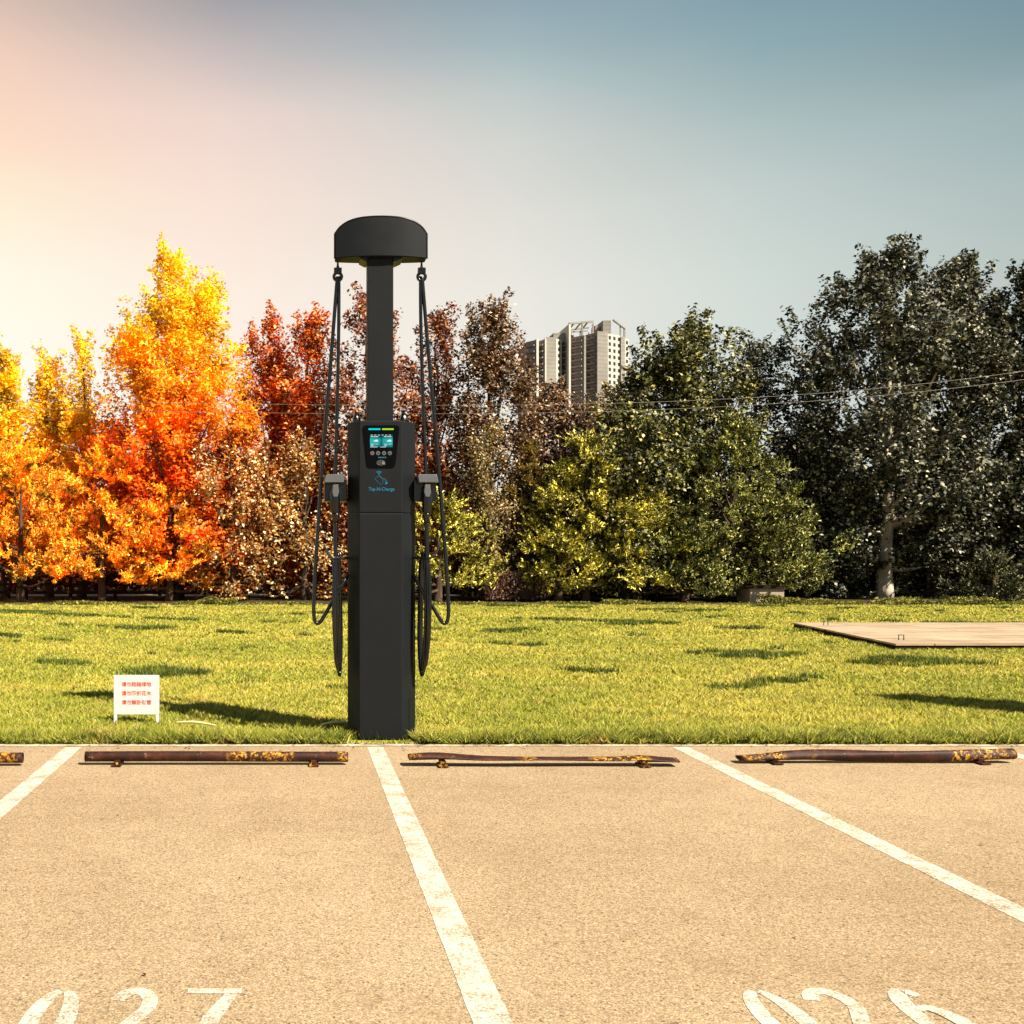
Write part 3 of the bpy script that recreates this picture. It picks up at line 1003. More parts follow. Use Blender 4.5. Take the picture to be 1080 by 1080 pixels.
# --- left, yellow and orange: warm glow painted into the leaf colours
deciduous("poplar_tree", 6, 40, [(372, 3), (400, 12), (440, 22), (500, 34), (600, 36)], L_GLOW_YELLOW, "yellow poplar with a spiky top at the far left edge", seed=1, dens=1.7, sprigs=18, upright=1.4, group=BG)
deciduous("poplar_tree", 52, 41, [(380, 3), (400, 9), (440, 18), (500, 26), (600, 30)], L_GLOW_YELLOW, "narrow yellow poplar, second from the left edge, tip below its right neighbour's", seed=2, dens=1.8, sprigs=14, upright=1.5, group=BG)
deciduous("poplar_tree", 86, 40, [(362, 2), (385, 7), (430, 12), (470, 20), (600, 26)], L_GLOW_YELLOW, "slimmest yellow poplar, its spire just left of the tall orange tree", seed=3, dens=1.9, sprigs=10, upright=1.6, group=BG)
deciduous("warm_toned_tree", 186, 39, [(272, 5), (288, 18), (310, 36), (340, 52), (370, 64), (400, 74), (440, 90), (500, 96), (570, 90), (615, 66)], L_GLOW_ORANGE,
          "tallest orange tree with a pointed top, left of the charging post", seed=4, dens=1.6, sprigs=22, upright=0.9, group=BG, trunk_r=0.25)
deciduous("warm_toned_tree", 288, 41, [(338, 4), (355, 20), (400, 28), (470, 38), (560, 40), (615, 28)], L_GLOW_REDOR, "red orange tree with a rounded top between the tallest orange tree and a thin spire", seed=5, dens=1.2, sprigs=16, upright=1.0, group=BG)
deciduous("warm_toned_tree", 329, 40, [(333, 2), (350, 10), (400, 17), (470, 27), (560, 36), (615, 26)], L_GLOW_REDOR, "slim red orange spire showing just left of the charging post's left cables", seed=6, dens=1.3, sprigs=14, upright=1.4, group=BG)
deciduous("warm_toned_tree", 386, 39, [(312, 3), (335, 18), (370, 32), (430, 44), (520, 46), (615, 34)], L_RUSSET, "russet tree directly behind the charging post's column", seed=7, dens=0.85, sprigs=22, upright=1.1, group=BG)
deciduous("warm_toned_tree", 463, 40, [(338, 4), (360, 20), (400, 34), (470, 40), (560, 42), (615, 30)], L_RUSSET, "russet brown tree seen just right of the charging post's right cables", seed=8, dens=0.8, sprigs=20, upright=1.1, group=BG, holes=0.15)
deciduous("warm_toned_tree", 518, 39.5, [(326, 4), (350, 22), (390, 40), (440, 48), (520, 52), (580, 48), (625, 30)], L_BROWN, "brown leaved tree with a twiggy top, left of the apartment tower", seed=9, dens=0.95, sprigs=28, upright=1.0, group=BG)
deciduous("warm_toned_tree", 583, 43, [(408, 4), (428, 26), (460, 40), (520, 50), (620, 46)], L_BROWN, "low brown tree standing in front of the apartment tower's left half", seed=10, dens=0.9, sprigs=14, upright=0.9, group=BG)
deciduous("warm_toned_tree", 648, 44, [(410, 4), (428, 26), (460, 38), (520, 44), (620, 40)], L_WILLOW, "low olive brown tree covering the foot of the apartment tower's right half", seed=11, dens=0.9, sprigs=10, upright=0.8, group=BG)
deciduous("broadleaf_tree", 724, 40, [(342, 10), (355, 40), (380, 54), (430, 68), (500, 84), (570, 90), (622, 60)], L_GREEN, "dark green tree with a twig sticking up from its top, right of the apartment tower", seed=12, dens=1.0, sprigs=26, upright=0.9, group=BG, leaf=0.17, trunk_r=0.22)
deciduous("broadleaf_tree", 660, 37.5, [(425, 4), (440, 28), (480, 50), (540, 60), (600, 50), (630, 30)], L_GREEN, "shorter glossy green tree just right of and below the apartment tower", seed=13, dens=0.9, sprigs=8, upright=0.7, group=BG, leaf=0.17)
deciduous("broadleaf_tree", 792, 42, [(368, 10), (385, 30), (430, 42), (500, 46), (620, 44)], L_DARK, "thin topped dark tree filling the dip before the tallest dark green tree", seed=14, dens=0.8, sprigs=14, upright=1.0, group=BG)
deciduous("broadleaf_tree", 940, 40, [(268, 6), (288, 28), (318, 66), (350, 104), (400, 124), (460, 128), (530, 122), (585, 96), (600, 60)], L_DARK,
          "largest dark green tree with a pale trunk, in the right half", seed=15, dens=0.95, sprigs=46, upright=0.9, group=BG, leaf=0.17, trunk_px=933, bark=M_BARKP, trunk_r=0.27, holes=0.12)
deciduous("broadleaf_tree", 1006, 41.5, [(276, 5), (294, 22), (334, 44), (400, 60), (500, 66), (610, 60)], L_DARK, "dark green tree whose top rises beside the largest tree's, to its right", seed=16, dens=0.8, sprigs=22, upright=1.0, group=BG, leaf=0.17, holes=0.1)
deciduous("broadleaf_tree", 1082, 40, [(288, 6), (310, 34), (360, 56), (440, 66), (540, 66), (610, 48)], L_DARK, "dark green tree cut off by the right edge of the photo", seed=17, dens=0.95, sprigs=26, upright=0.9, group=BG, leaf=0.17)
deciduous("broadleaf_tree", 1180, 41, [(330, 6), (360, 50), (430, 74), (520, 80), (615, 60)], L_DARK, "dark green tree continuing the belt beyond the right edge of the photo", seed=18, dens=0.7, sprigs=14, upright=0.9, group=BG, leaf=0.17)
# bare twig leader of the dark tree

FG = "evergreens and shrubs of the front row"
pine("pine_tree", 22, 37, [(482, 5), (500, 40), (540, 70), (590, 78), (612, 70)], N_GLOW_GOLD, "glow tinted golden pine at the far left edge of the front row", seed=1, group=FG)
pine("pine_tree", 108, 37.5, [(478, 6), (500, 34), (540, 58), (590, 64), (613, 56)], N_GLOW_GOLD, "golden pine standing in front of the tallest orange tree's left side", seed=2, group=FG)
pine("pine_tree", 178, 37.5, [(520, 5), (540, 26), (580, 46), (616, 46)], N_GLOW_GOLD, "lower golden pine beside the rail fence, right of the other golden pines", seed=3, group=FG)
deciduous("leafy_shrub", 244, 38, [(452, 4), (480, 40), (530, 62), (590, 60), (632, 46)], L_SHRUB, "straw coloured leafy shrub behind the white notice's right side", seed=21, dens=0.9, sprigs=10, leaf=0.14, group=FG, cat="shrub", sprig_len=0.6)
deciduous("leafy_shrub", 322, 38.5, [(470, 4), (500, 30), (560, 42), (632, 40)], L_SHRUB, "brownish leafy shrub just left of the charging post", seed=22, dens=0.8, sprigs=8, leaf=0.12, group=FG, cat="shrub", holes=0.2)
pine("pine_tree", 462, 36.8, [(528, 6), (545, 36), (580, 62), (622, 62)], N_YEL, "yellow green pine seen right behind the charging post's right cables", seed=4, group=FG)
deciduous("leafy_shrub", 512, 38, [(450, 4), (480, 18), (540, 26), (632, 28)], L_WILLOW, "thin straw leaved shrub beside the leaning ivy covered trunk", seed=23, dens=0.8, sprigs=10, leaf=0.10, group=FG, cat="shrub", holes=0.3)
pine("thuja_tree", 560, 38.4, [(468, 2), (500, 14), (550, 26), (630, 34)], N_OLIVE, "narrow olive cone of a thuja below the apartment tower", seed=5, group=FG, dens=1.5, tuft=0.28, up=1.3)
pine("pine_tree", 618, 37.2, [(462, 6), (490, 28), (530, 50), (580, 60), (606, 46)], N_YEL, "brightest yellow green pine, right of the narrow thuja", seed=6, group=FG)
pine("pine_tree", 672, 37.0, [(520, 6), (550, 34), (590, 52), (620, 50)], N_YEL, "lower yellow green pine between two taller ones", seed=7, group=FG)
pine("pine_tree", 772, 37.4, [(442, 8), (470, 30), (510, 54), (560, 84), (596, 96), (618, 80)], N_GREEN, "widest green pine, just left of the pale trunked tree", seed=8, group=FG, up=0.8)
pine("pine_tree", 722, 36.6, [(560, 6), (580, 32), (624, 46)], N_GREEN, "low green pine in front of the widest pine's left side", seed=9, group=FG)
pine("pine_tree", 1048, 36.6, [(588, 5), (600, 30), (636, 40)], N_DARK, "small dull green pine close to the right edge, behind the deck", seed=10, group=FG)
pine("pine_tree", 985, 41.5, [(520, 5), (550, 44), (625, 60)], N_DARK, "deep shaded pine right of the pale trunk", seed=11, group=FG)
pine("pine_tree", 872, 41.5, [(500, 5), (540, 44), (625, 60)], N_DARK, "deep shaded pine left of the pale trunk", seed=12, group=FG)

deciduous("leafy_shrub", 565, 39.3, [(500, 6), (530, 30), (580, 40), (632, 36)], L_GREEN, "dark leafy shrub at the thuja's foot, behind the reddish hedge", seed=31, dens=1.0, sprigs=6, group=FG, cat="shrub")
deciduous("leafy_shrub", 700, 38.6, [(462, 6), (490, 34), (560, 50), (632, 46)], L_GREEN, "dark glossy shrub filling the gap between the yellow green and the widest green pine", seed=32, dens=1.1, sprigs=8, group=FG, cat="shrub")
deciduous("leafy_shrub", 850, 39.6, [(440, 6), (480, 44), (560, 52), (628, 46)], L_DARK, "dark shrub between the widest green pine and the pale trunked tree", seed=33, dens=1.0, sprigs=8, group=FG, cat="shrub")
pine("pine_tree", 820, 37.0, [(530, 5), (560, 30), (596, 44), (612, 38)], N_GREEN, "green pine spreading just right of the widest pine, above the little hut", seed=13, group=FG)
pine("pine_tree", 590, 36.9, [(560, 5), (585, 28), (620, 36)], N_YEL, "smallest yellow green pine, in front of the brightest one's left foot", seed=14, group=FG)

# leaning ivy-covered trunk
root = empty("leaning_tree", at(528, 634, 37.4) * 1.0, "leaning trunk wrapped in mossy ivy right of the charging post", "tree")
root.location.z = 0
bx = root.location.x
pp = [at(528, 632, 37.4), at(522, 590, 37.4), at(512, 540, 37.4), at(507, 500, 37.4), at(503, 466, 37.4)]
pp = [p - Vector((bx, 37.4, 0)) for p in pp]
bm = bmesh.new(); tube(bm, catmull(pp, 5), [0.15 - 0.005 * i for i in range(21)], 8)
bm_obj("trunk", bm, M_BARK, root, True)
r = np.random.default_rng(77)
n = 5200
t_ = r.random(n) * 4
pa = np.array([list(p) for p in pp])
P = np.stack([np.interp(t_, range(5), pa[:, k]) for k in range(3)], 1) + r.standard_normal((n, 3)) * 0.15
link("ivy", np_mesh("ivy", quads(P, unit(r.standard_normal((n, 3)) + np.array([0.2, -.6, .3])), 0.09, 0.8, r), 4), L_WILLOW, root)

M_PATH = simple("pale_path_gravel", (0.5, 0.40, 0.28), 0.9, 0.1, var=0.2, scale=2)
props(sheet("path", -24, 0.5, 42.2, 44.2, 0.0, M_PATH), "pale path glimpsed behind the left trees", kind="structure")
# hedge of reddish twigs, far wood, low plants
def mass(name, boxes, n, mat, leaf, label, kind=None, cat=None, seed=0, wob=0.6, aspect=0.6):
    r = np.random.default_rng(900 + seed)
    out = []
    tot = sum((b[1] - b[0]) * (b[5]) for b in boxes)
    for x0, x1, y0, y1, z0, h in boxes:
        m = int(n * (x1 - x0) * h / tot)
        x = x0 + (x1 - x0) * r.random(m); y = y0 + (y1 - y0) * r.random(m)
        top = h * (1 - 0.5 * wob + wob * 0.5 * (np.sin(x * 1.1 + seed) * 0.5 + np.sin(x * 2.7 + y) * 0.3 + np.sin(x * 6.1) * 0.2))
        zz = z0 + top * r.random(m) ** 0.75
        out.append(np.stack([x, y, zz], 1))
    P = np.concatenate(out)
    me = np_mesh(name, quads(P, unit(r.standard_normal((len(P), 3)) + np.array([0, -.3, .5])), leaf, aspect, r), 4)
    return props(link(name, me, mat), label, cat, None, kind)


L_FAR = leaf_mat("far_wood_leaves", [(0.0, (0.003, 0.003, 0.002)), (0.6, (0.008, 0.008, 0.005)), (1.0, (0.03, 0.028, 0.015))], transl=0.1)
L_FARGLOW = leaf_mat("far_red_glow_leaves", [(0.0, (0.16, 0.02, 0.003)), (0.6, (0.32, 0.05, 0.006)), (1.0, (0.5, 0.15, 0.02))], transl=0.3)  # red stands for the glow seen in gaps between the left trees
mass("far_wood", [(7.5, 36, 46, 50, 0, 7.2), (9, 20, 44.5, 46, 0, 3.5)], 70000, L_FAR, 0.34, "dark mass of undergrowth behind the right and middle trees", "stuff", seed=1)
mass("far_red_glow_wood", [(-24, 7.5, 46, 50, 0, 7.6)], 50000, L_FARGLOW, 0.34, "dark red mass of undergrowth behind the left trees", "stuff", seed=2)
L_WEED = leaf_mat("weed_leaves", [(0.0, (0.045, 0.045, 0.007)), (0.5, (0.144, 0.144, 0.018)), (1.0, (0.378, 0.342, 0.072))], transl=0.3)
weeds = []
rw = random.Random(5)
xx = -12.5
while xx < 28:
    w = rw.uniform(0.5, 2.4)
    weeds.append((xx, xx + w, 33.7, 34.9, 0, rw.choice([0.08, 0.14, 0.22, 0.36])))
    xx += w * rw.uniform(0.7, 1.2)
mass("ground_cover", weeds, 26000, L_WEED, 0.085, "low weeds growing along the back edge of the lawn", "stuff", seed=3, wob=1.0)
L_TWIG = leaf_mat("reddish_twigs", [(0.0, (0.06, 0.02, 0.012)), (0.5, (0.18, 0.08, 0.05)), (1.0, (0.42, 0.26, 0.18))], transl=0.15)
hx0, hx1 = at(508, 0, 37.6).x, at(598, 0, 37.6).x
mass("hedge", [(hx0, hx1, 36.9, 37.9, 0.05, 1.15)], 16000, L_TWIG, 0.11, "low reddish brown hedge below the narrow thuja", None, "hedge", seed=4, wob=0.25, aspect=0.25)
hx0, hx1 = at(-10, 0, 37.6).x, at(260, 0, 37.6).x

# rail fence at the left
M_FWOOD = simple("dark_fence_wood", (0.02, 0.009, 0.004), 0.85, 0.2, var=0.3, scale=3)
fr_ = empty("rail_fence", (at(120, 0, 38.4).x, 38.4, 0), "dark wooden rail fence under the golden pines", "fence")
x0, x1 = at(-20, 0, 38.4).x - fr_.location.x, at(262, 0, 38.4).x - fr_.location.x
for zz in (0.28, 0.58, 0.88):
    bm = bmesh.new(); box(bm, x0, x1, -0.025, 0.025, zz - 0.05, zz + 0.05)
    bm_obj("rail", bm, M_FWOOD, fr_)
k = x0
while k <= x1 + 0.01:
    bm = bmesh.new(); box(bm, k - 0.06, k + 0.06, 0.03, 0.13, 0, 1.0)
    bm_obj("post", bm, M_FWOOD, fr_)
    k += (x1 - x0) / 6

# cream shed front and pale wall glimpsed between the trunks
def small_hut():
    d = 35.9
    c_ = at(809, 0, d)
    h = empty("garden_hut", (c_.x, d, 0), "small cream plastered hut half hidden at the foot of the widest pine", "hut")
    bm = bmesh.new(); box(bm, -0.60, 0.60, 0, 1.0, 0, 0.50, 0.01); bm_obj("wall", bm, M_STUCCO, h)
    bm = bmesh.new(); slab_xz(bm, [(-0.66, 0.502), (0.66, 0.502), (0.66, 0.54), (0, 0.62), (-0.66, 0.54)], -0.08, 1.08); bm_obj("roof", bm, M_DECKSIDE, h)
    bm = bmesh.new(); box(bm, -0.30, 0.0, -0.012, 0.0, 0.03, 0.52); bm.free()
small_hut()
wl_ = empty("boundary_wall", (at(1030, 0, 46).x, 43.6, 0), "pale wall glimpsed through the shaded trunks at the right", "wall")
bm = bmesh.new(); box(bm, -3.6, 8, 0, 0.2, 0, 1.7); bm_obj("panel", bm, M_LILAC, wl_)
bm = bmesh.new(); box(bm, -3.65, 8.05, -0.04, 0.24, 1.702, 1.80); bm_obj("coping", bm, M_CONC, wl_)

# young tree out of frame on the right: throws the shadow across the lawn's right edge
deciduous("young_tree", CX + F * 9.3 / 8.9, 8.9, [(HY - (3.6 - EYE) / 8.9 * F, 14), (HY - (3.0 - EYE) / 8.9 * F, 45), (HY - (2.4 - EYE) / 8.9 * F, 30)], L_DARK,
          "young tree just outside the right edge that shades the lawn", seed=40, dens=16.0, sprigs=10, leaf=0.1, trunk_r=0.06, sprig_len=0.3, spread=0.1)

# ------------------------------------------------------------------ apartment towers
def tower(name, loc_px, D, plan, zb, label, windows, balc):
    """plan: list of (px, extra depth, top py, material) facets left to right"""
    pass


D0 = 450.0
SP = D0 / F


def tower_build(label, facets, back, frames=None, zlow_py=470):
    """facets: (px0, px1, dy0, dy1, top_py, mat, window columns) ; dy = depth offsets at both ends"""
    xs = [f[0] for f in facets] + [facets[-1][1]]
    mx = (min(xs) + max(xs)) / 2
    ox = (mx - CX) * SP
    root = empty("apartment_tower", (ox, D0, 0), label, "building", "apartment towers")
    X = lambda px, dy=0.0: (px - CX) * SP * (1 + dy / D0) - ox
    Z = lambda py: EYE + (HY - py) * SP
    for px0, px1, d0, d1, top, mat, cols, style in facets:
        bm = bmesh.new()
        xa, xb = X(px0, d0), X(px1, d1)
        prism(bm, [(xa, d0), (xb, d1), (xb + 0.3, back), (xa + 0.3, back)], 0, Z(top))
        bm_obj("wall", bm, mat, root)
        tx, ty = xb - xa, d1 - d0
        ln = math.hypot(tx, ty)
        tx, ty = tx / ln, ty / ln
        nx, ny = ty, -tx
        fl = 2.8
        nfl = 20
        for c_ in cols:
            m = xa + tx * ln * c_, d0 + ty * ln * c_
            for k in range(nfl):
                z1 = Z(top) - 1.0 - k * fl
                if Z(452) > z1:
                    break
                bm = bmesh.new()
                w = ln * (0.20 if len(cols) > 1 else 0.5)
                w = min(w, 1.5)
                q = [(m[0] - tx * w / 2 + nx * .06, m[1] - ty * w / 2 + ny * .06), (m[0] + tx * w / 2 + nx * .06, m[1] + ty * w / 2 + ny * .06),
                     (m[0] + tx * w / 2 - nx * .2, m[1] + ty * w / 2 - ny * .2), (m[0] - tx * w / 2 - nx * .2, m[1] - ty * w / 2 - ny * .2)]
                prism(bm, q, z1 - 1.5, z1)
                bm_obj("window", bm, M_TGLASS, root)
        if style == 'b':
            for k in range(nfl):
                z1 = Z(top) - 2.7 - k * fl
                if Z(448) > z1:
                    break
                bm = bmesh.new()
                w = ln * 0.40
                m = xa + tx * ln * .5, d0 + ty * ln * .5
                q = [(m[0] - tx * w + nx * 1.1, m[1] - ty * w + ny * 1.1), (m[0] + tx * w + nx * 1.1, m[1] + ty * w + ny * 1.1),
                     (m[0] + tx * w + nx * .05, m[1] + ty * w + ny * .05), (m[0] - tx * w + nx * .05, m[1] - ty * w + ny * .05)]
                prism(bm, q, z1, z1 + 0.75)
                bm_obj("balcony", bm, M_CONC, root)
    return root, X, Z


r1_, X, Z = tower_build("lower apartment block with white pilasters, left of the taller tower", [
    (555, 565.8, 5.5, 0.5, 358, M_TDARK, (0.28, 0.72), 'b'),
    (565.85, 568.2, 0, 1, 357, M_TWHITE, (), 'p'),
    (568.25, 574.8, 4.5, 0.5, 357.5, M_TDARK, (0.5,), 'b'),
    (574.85, 576.3, 0, .6, 356.5, M_TWHITE, (), 'p'),
    (576.35, 586.5, .6, 2, 355, M_CONC, (), 'p'),
    (586.55, 592.5, 2, 4.5, 356.0, M_TWHITE, (0.5,), 'w')], 24)
bm = bmesh.new(); box(bm, X(587.5), X(599.5), 6, 22, Z(358.3), Z(348)); bm_obj("stair_tower", bm, M_CONC, r1_)
r2_, X, Z = tower_build("tallest apartment tower with an open frame on its roof", [
    (592.6, 600, 8, 4, 356.5, M_TDARK, (0.5,), 'b'),
    (600.05, 602, 0, 0.5, 341.5, M_TWHITE, (), 'p'),
    (602.05, 616, 6, 1, 353, M_TDARK, (0.2, 0.5, 0.8), 'b'),
    (616.05, 618, .5, 1, 354, M_CONC, (), 'p'),
    (618.05, 630, 6, 1, 350, M_TDARK, (0.25, 0.7), 'b'),
    (630.05, 641, 0, 2, 349, M_CONC, (), 'p'),
    (641.05, 654.8, 2, 7, 350.5, M_TWHITE, (0.15, 0.5, 0.85), 'w'),
    (654.85, 659, 6, 7, 351.5, M_CONC, (), 'p'),
    (659.05, 663.3, 7.5, 9, 353.0, M_TWHITE, (0.5,), 'w')], 30)
fr2 = bmesh.new()
def beam(bm, a, b, w=0.6):
    tube(bm, [a, b], w, 4)
beam(fr2, (X(600.5), 0.5, Z(341)), (X(630), 6, Z(335.5)), .55)
beam(fr2, (X(601.5), 14, Z(341.5)), (X(632), 16, Z(337)), .45)
for px in (608, 616, 624):
    beam(fr2, (X(px), 2 + (px - 600) * .12, Z(340 - (px - 600) * .17)), (X(px + 1.5), 15, Z(340.6 - (px - 600) * .14)), .35)
for px, y_ in ((616, 3), (629.5, 6)):
    beam(fr2, (X(px), y_, Z(354)), (X(px), y_, Z(338)), .5)
for px, y_ in ((602, 14), (611, 14), (622, 15), (632, 16)):
    beam(fr2, (X(px), y_, Z(354)), (X(px), y_, Z(342)), .4)
beam(fr2, (X(607), 10, Z(345)), (X(628), 12, Z(342.5)), .35)
bm_obj("roof_frame", fr2, M_CONC, r2_)
fr2 = bmesh.new()
beam(fr2, (X(647, 3), 3, Z(336)), (X(659, 10), 10, Z(341)), .5)
beam(fr2, (X(654.3, 8), 8, Z(352)), (X(654.3, 8), 8, Z(339)), .4)
beam(fr2, (X(658.5, 10), 10, Z(352)), (X(658.5, 10), 10, Z(341)), .5)
bm_obj("roof_frame", fr2, M_CONC, r2_)
bm = bmesh.new(); box(bm, X(607), X(613), 12, 20, Z(354), Z(347)); bm_obj("lift_house", bm, M_CONC, r2_)
bm = bmesh.new(); box(bm, X(638.5), X(647), 3.5, 16, Z(349.3), Z(336)); bm_obj("water_tank_housing", bm, M_CONC, r2_)
bm = bmesh.new(); box(bm, X(632), X(635), 6, 12, Z(349.3), Z(340)); bm_obj("chimney", bm, M_TDARK, r2_)

# ------------------------------------------------------------------ overhead wires
for pts, lab in (([(-30, 424), (170, 425), (345, 425), (560, 427), (700, 430), (800, 416.5), (880, 410), (1000, 402), (1110, 388)], "upper of the two thin wires strung before the trees"),
                 ([(-30, 431), (170, 433), (345, 434.5), (560, 437), (700, 436), (800, 424.5), (880, 420), (1000, 408), (1110, 398)], "lower of the two thin wires strung before the trees")):
    d = 31.0
    if lab.startswith("upper"):
        P1 = [at(-60, 424, d), at(345, 426, d), at(616, 430, d)]
    bm = bmesh.new()
    pl = [at(px, py, d) for px, py in pts]
    # one smooth sagging line
    xs = [p.x for p in pl]; zs = [p.z for p in pl]
    co = np.polyfit(xs, zs, 3)
    line = [Vector((x, d, float(np.polyval(co, x)))) for x in np.linspace(xs[0], xs[-1], 60)]
    tube(bm, line, 0.0055, 6)
    props(bm_obj("overhead_wire", bm, M_WIRE, None, True), lab, "wire", "overhead wires")

# ------------------------------------------------------------------ platform on the lawn
ZP = EYE - 1.44
pl_root = empty("timber_platform", (at(945, 0, PF).x, PF, 0), "low weathered timber platform lying on the lawn at the right", "platform")
ax, ay = pl_root.location.x, PF
q = [(at(945, 0, PF).x - ax, 0), (at(1400, 0, PF).x - ax, 0), (at(1400, 0, PB).x - ax, PB - PF), (at(836, 0, PB).x - ax, PB - PF)]
bm = bmesh.new(); prism(bm, q, ZP - 0.03, ZP); bm_obj("deck", bm, M_DECK, pl_root)
qi = [(q[0][0] + .02, .02), (q[1][0], .02), (q[2][0], PB - PF - .02), (q[3][0] + .02, PB - PF - .02)]
bm = bmesh.new(); prism(bm, qi, -0.01, ZP - 0.031); bm_obj("frame", bm, M_DECKSIDE, pl_root)  # near-black colour carries the shade on the platform's side
for px, py in ((950.5, 675), (871, 659.5)):
    d = 1.44 * F / (py - HY); c_ = at(px, 0, d).x - ax
    s_ = 0.045
    bm = bmesh.new(); tube(bm, [(c_ - s_, d - ay, ZP - 0.005), (c_ - s_, d - ay, ZP + 0.09), (c_ + s_, d - ay, ZP + 0.09), (c_ + s_, d - ay, ZP - 0.005)], 0.009, 6)
    bm_obj("handle", bm, M_TRIM, pl_root)

# ------------------------------------------------------------------ notice on the grass
def text_mesh(name, body, size, mat, parent, loc, extr=0.0006, bold=0.0, align='CENTER', rot=(PI / 2, 0, 0), sx=1.0):
    cu = bpy.data.curves.new(name, 'FONT')
    cu.body = body
    cu.size = size
    cu.align_x = align
    cu.align_y = 'CENTER'
    cu.extrude = extr
    cu.offset = bold
    o = bpy.data.objects.new(name + "_curve", cu)
    COL.objects.link(o)
    dg = bpy.context.evaluated_depsgraph_get()
    me = bpy.data.meshes.new_from_object(o.evaluated_get(dg))
    bpy.data.objects.remove(o)
    bpy.data.curves.remove(cu)
    me.materials.clear()
    me.name = name
    me.transform(Matrix.Diagonal((sx, 1, 1, 1)))
    ob = link(name, me, mat, parent)
    ob.location = loc
    ob.rotation_euler = rot
    return ob


dn = depth_of(764.5)
sn = dn / F
nr = empty("notice_board", ((144 - CX) * sn, dn, 0), "white notice with three rows of red lettering standing in the grass", "sign")
zt = (764.5 - 712) * sn
zb = (764.5 - 753.5) * sn
hw = 24 * sn
bm = bmesh.new(); box(bm, -hw, hw, -0.006, 0.006, zb, zt, 0.002); bm_obj("board", bm, M_WHITE, nr)
for s_ in (-1, 1):
    bm = bmesh.new()
    xa = s_ * (hw - 0.001)
    xb = s_ * (hw - 0.032)
    box(bm, min(xa, xb), max(xa, xb), -0.005, 0.005, -0.06, zb - 0.0005)
    bm_obj("leg", bm, M_WHITE, nr)
for body, py in (("请勿践踏绿地", 722), ("请勿攀折花木", 731.5), ("请勿躺卧宿营", 741)):
    text_mesh("lettering", body, 5.25 * sn, M_RED, nr, (0.0, -0.0065, (764.5 - py) * sn), bold=0.0008)

# ------------------------------------------------------------------ wheel stops
def pipe_stop(px0, px1, py, label, flat=False, seed=0, bend=None, r0=0.039, clip_left=False):
    r = random.Random(seed)
    d = depth_of(py + 6)
    s_ = d / F
    x0, x1 = (px0 - CX) * s_, (px1 - CX) * s_
    L = x1 - x0
    root = empty("wheel_stop", (x0 + L / 2, d, 0), label, "wheel stop", "pipe wheel stops along the lawn's edge")
    bm = bmesh.new()
    n = 44
    seg = 20
    rings = []
    inner = []
    for i in range(n + 1):
        t_ = i / n
        x = -L / 2 + L * t_
        if flat:        # crushed pipe: flat ribbon with upturned left end
            rz = 0.012 + 0.010 * math.exp(-((t_ - 0.05) / 0.12) ** 2) + 0.004 * math.sin(t_ * 9)
            ry = 0.065
            zc = 0.052 + 0.020 * math.exp(-((t_ - 0.10) / 0.13) ** 2) - 0.004 * math.sin(t_ * 3) + 0.008 * math.exp(-((t_ - 0.87) / 0.06) ** 2) - 0.014 * max(0, t_ - 0.85) / 0.15
        elif bend:
            crush = math.exp(-(t_ / 0.16) ** 2)
            rz = r0 * (1 - 0.55 * crush); ry = r0 * (1 + 0.45 * crush)
            zc = 0.050 + bend * (t_ - 0.3) * 0.9 + 0.006 * math.sin(t_ * 7) - 0.012 * crush
        else:
            rz = ry = r0
            zc = 0.058 + 0.002 * math.sin(t_ * 5)
        ring = []
        inn = []
        for k in range(seg):
            a_ = 2 * PI * k / seg
            dent = 1 + (0.10 * math.cos(3 * a_ + t_ * 9) if (flat or bend) else 0.0)
            ring.append(bm.verts.new((x, ry * math.cos(a_) * dent, zc + rz * math.sin(a_) * dent)))
            if i in (0, n):
                inn.append(bm.verts.new((x, (ry - .006) * math.cos(a_) * dent, zc + (rz - .006) * math.sin(a_) * dent)))
        rings.append(ring)
        if inn:
            inner.append((inn, x, i))
    for i in range(n):
        for k in range(seg):
            bm.faces.new((rings[i][k], rings[i][(k + 1) % seg], rings[i + 1][(k + 1) % seg], rings[i + 1][k]))
    for inn, x, i in inner:       # open hollow ends
        ring = rings[i]
        deep = [bm.verts.new((v.co.x + (0.25 if i == 0 else -0.25), v.co.y, v.co.z)) for v in inn]
        for k in range(seg):
            bm.faces.new((ring[k], inn[k], inn[(k + 1) % seg], ring[(k + 1) % seg]))
            bm.faces.new((inn[k], deep[k], deep[(k + 1) % seg], inn[(k + 1) % seg]))
        bm.faces.new(deep)
    p = bm_obj("pipe", bm, M_RUST, root, True)
    for f in (0.125, 0.87):
        x = -L / 2 + L * f
        bm = bmesh.new()
        box(bm, x - 0.035, x + 0.035, -0.10, 0.06, 0.0, 0.014, 0.002)
        box(bm, x - 0.022, x + 0.022, -0.045 if not flat else -0.06, 0.05, 0.0145, 0.040, 0.003)
        bm_obj("bracket", bm, M_RUST, root)
        bm = bmesh.new()
        tube(bm, [(x, -0.078, 0.013), (x, -0.078, 0.028)], 0.013, 6)
        bm_obj("bolt", bm, M_RUST, root)
    return root


pipe_stop(-240, 24, 801, "rusty wheel stop of which only the hollow right end shows at the left edge", seed=1)
pipe_stop(90, 367, 800, "straight rusty wheel stop with yellow paint flecks, left of the charging post's foot", seed=2)
pipe_stop(431, 714, 801, "crushed flat rusty wheel stop, right of the charging post's foot", flat=True, seed=3)
pipe_stop(779, 1069, 798, "bent rusty wheel stop with a flattened left end, furthest to the right", bend=0.012, seed=4, r0=0.041)

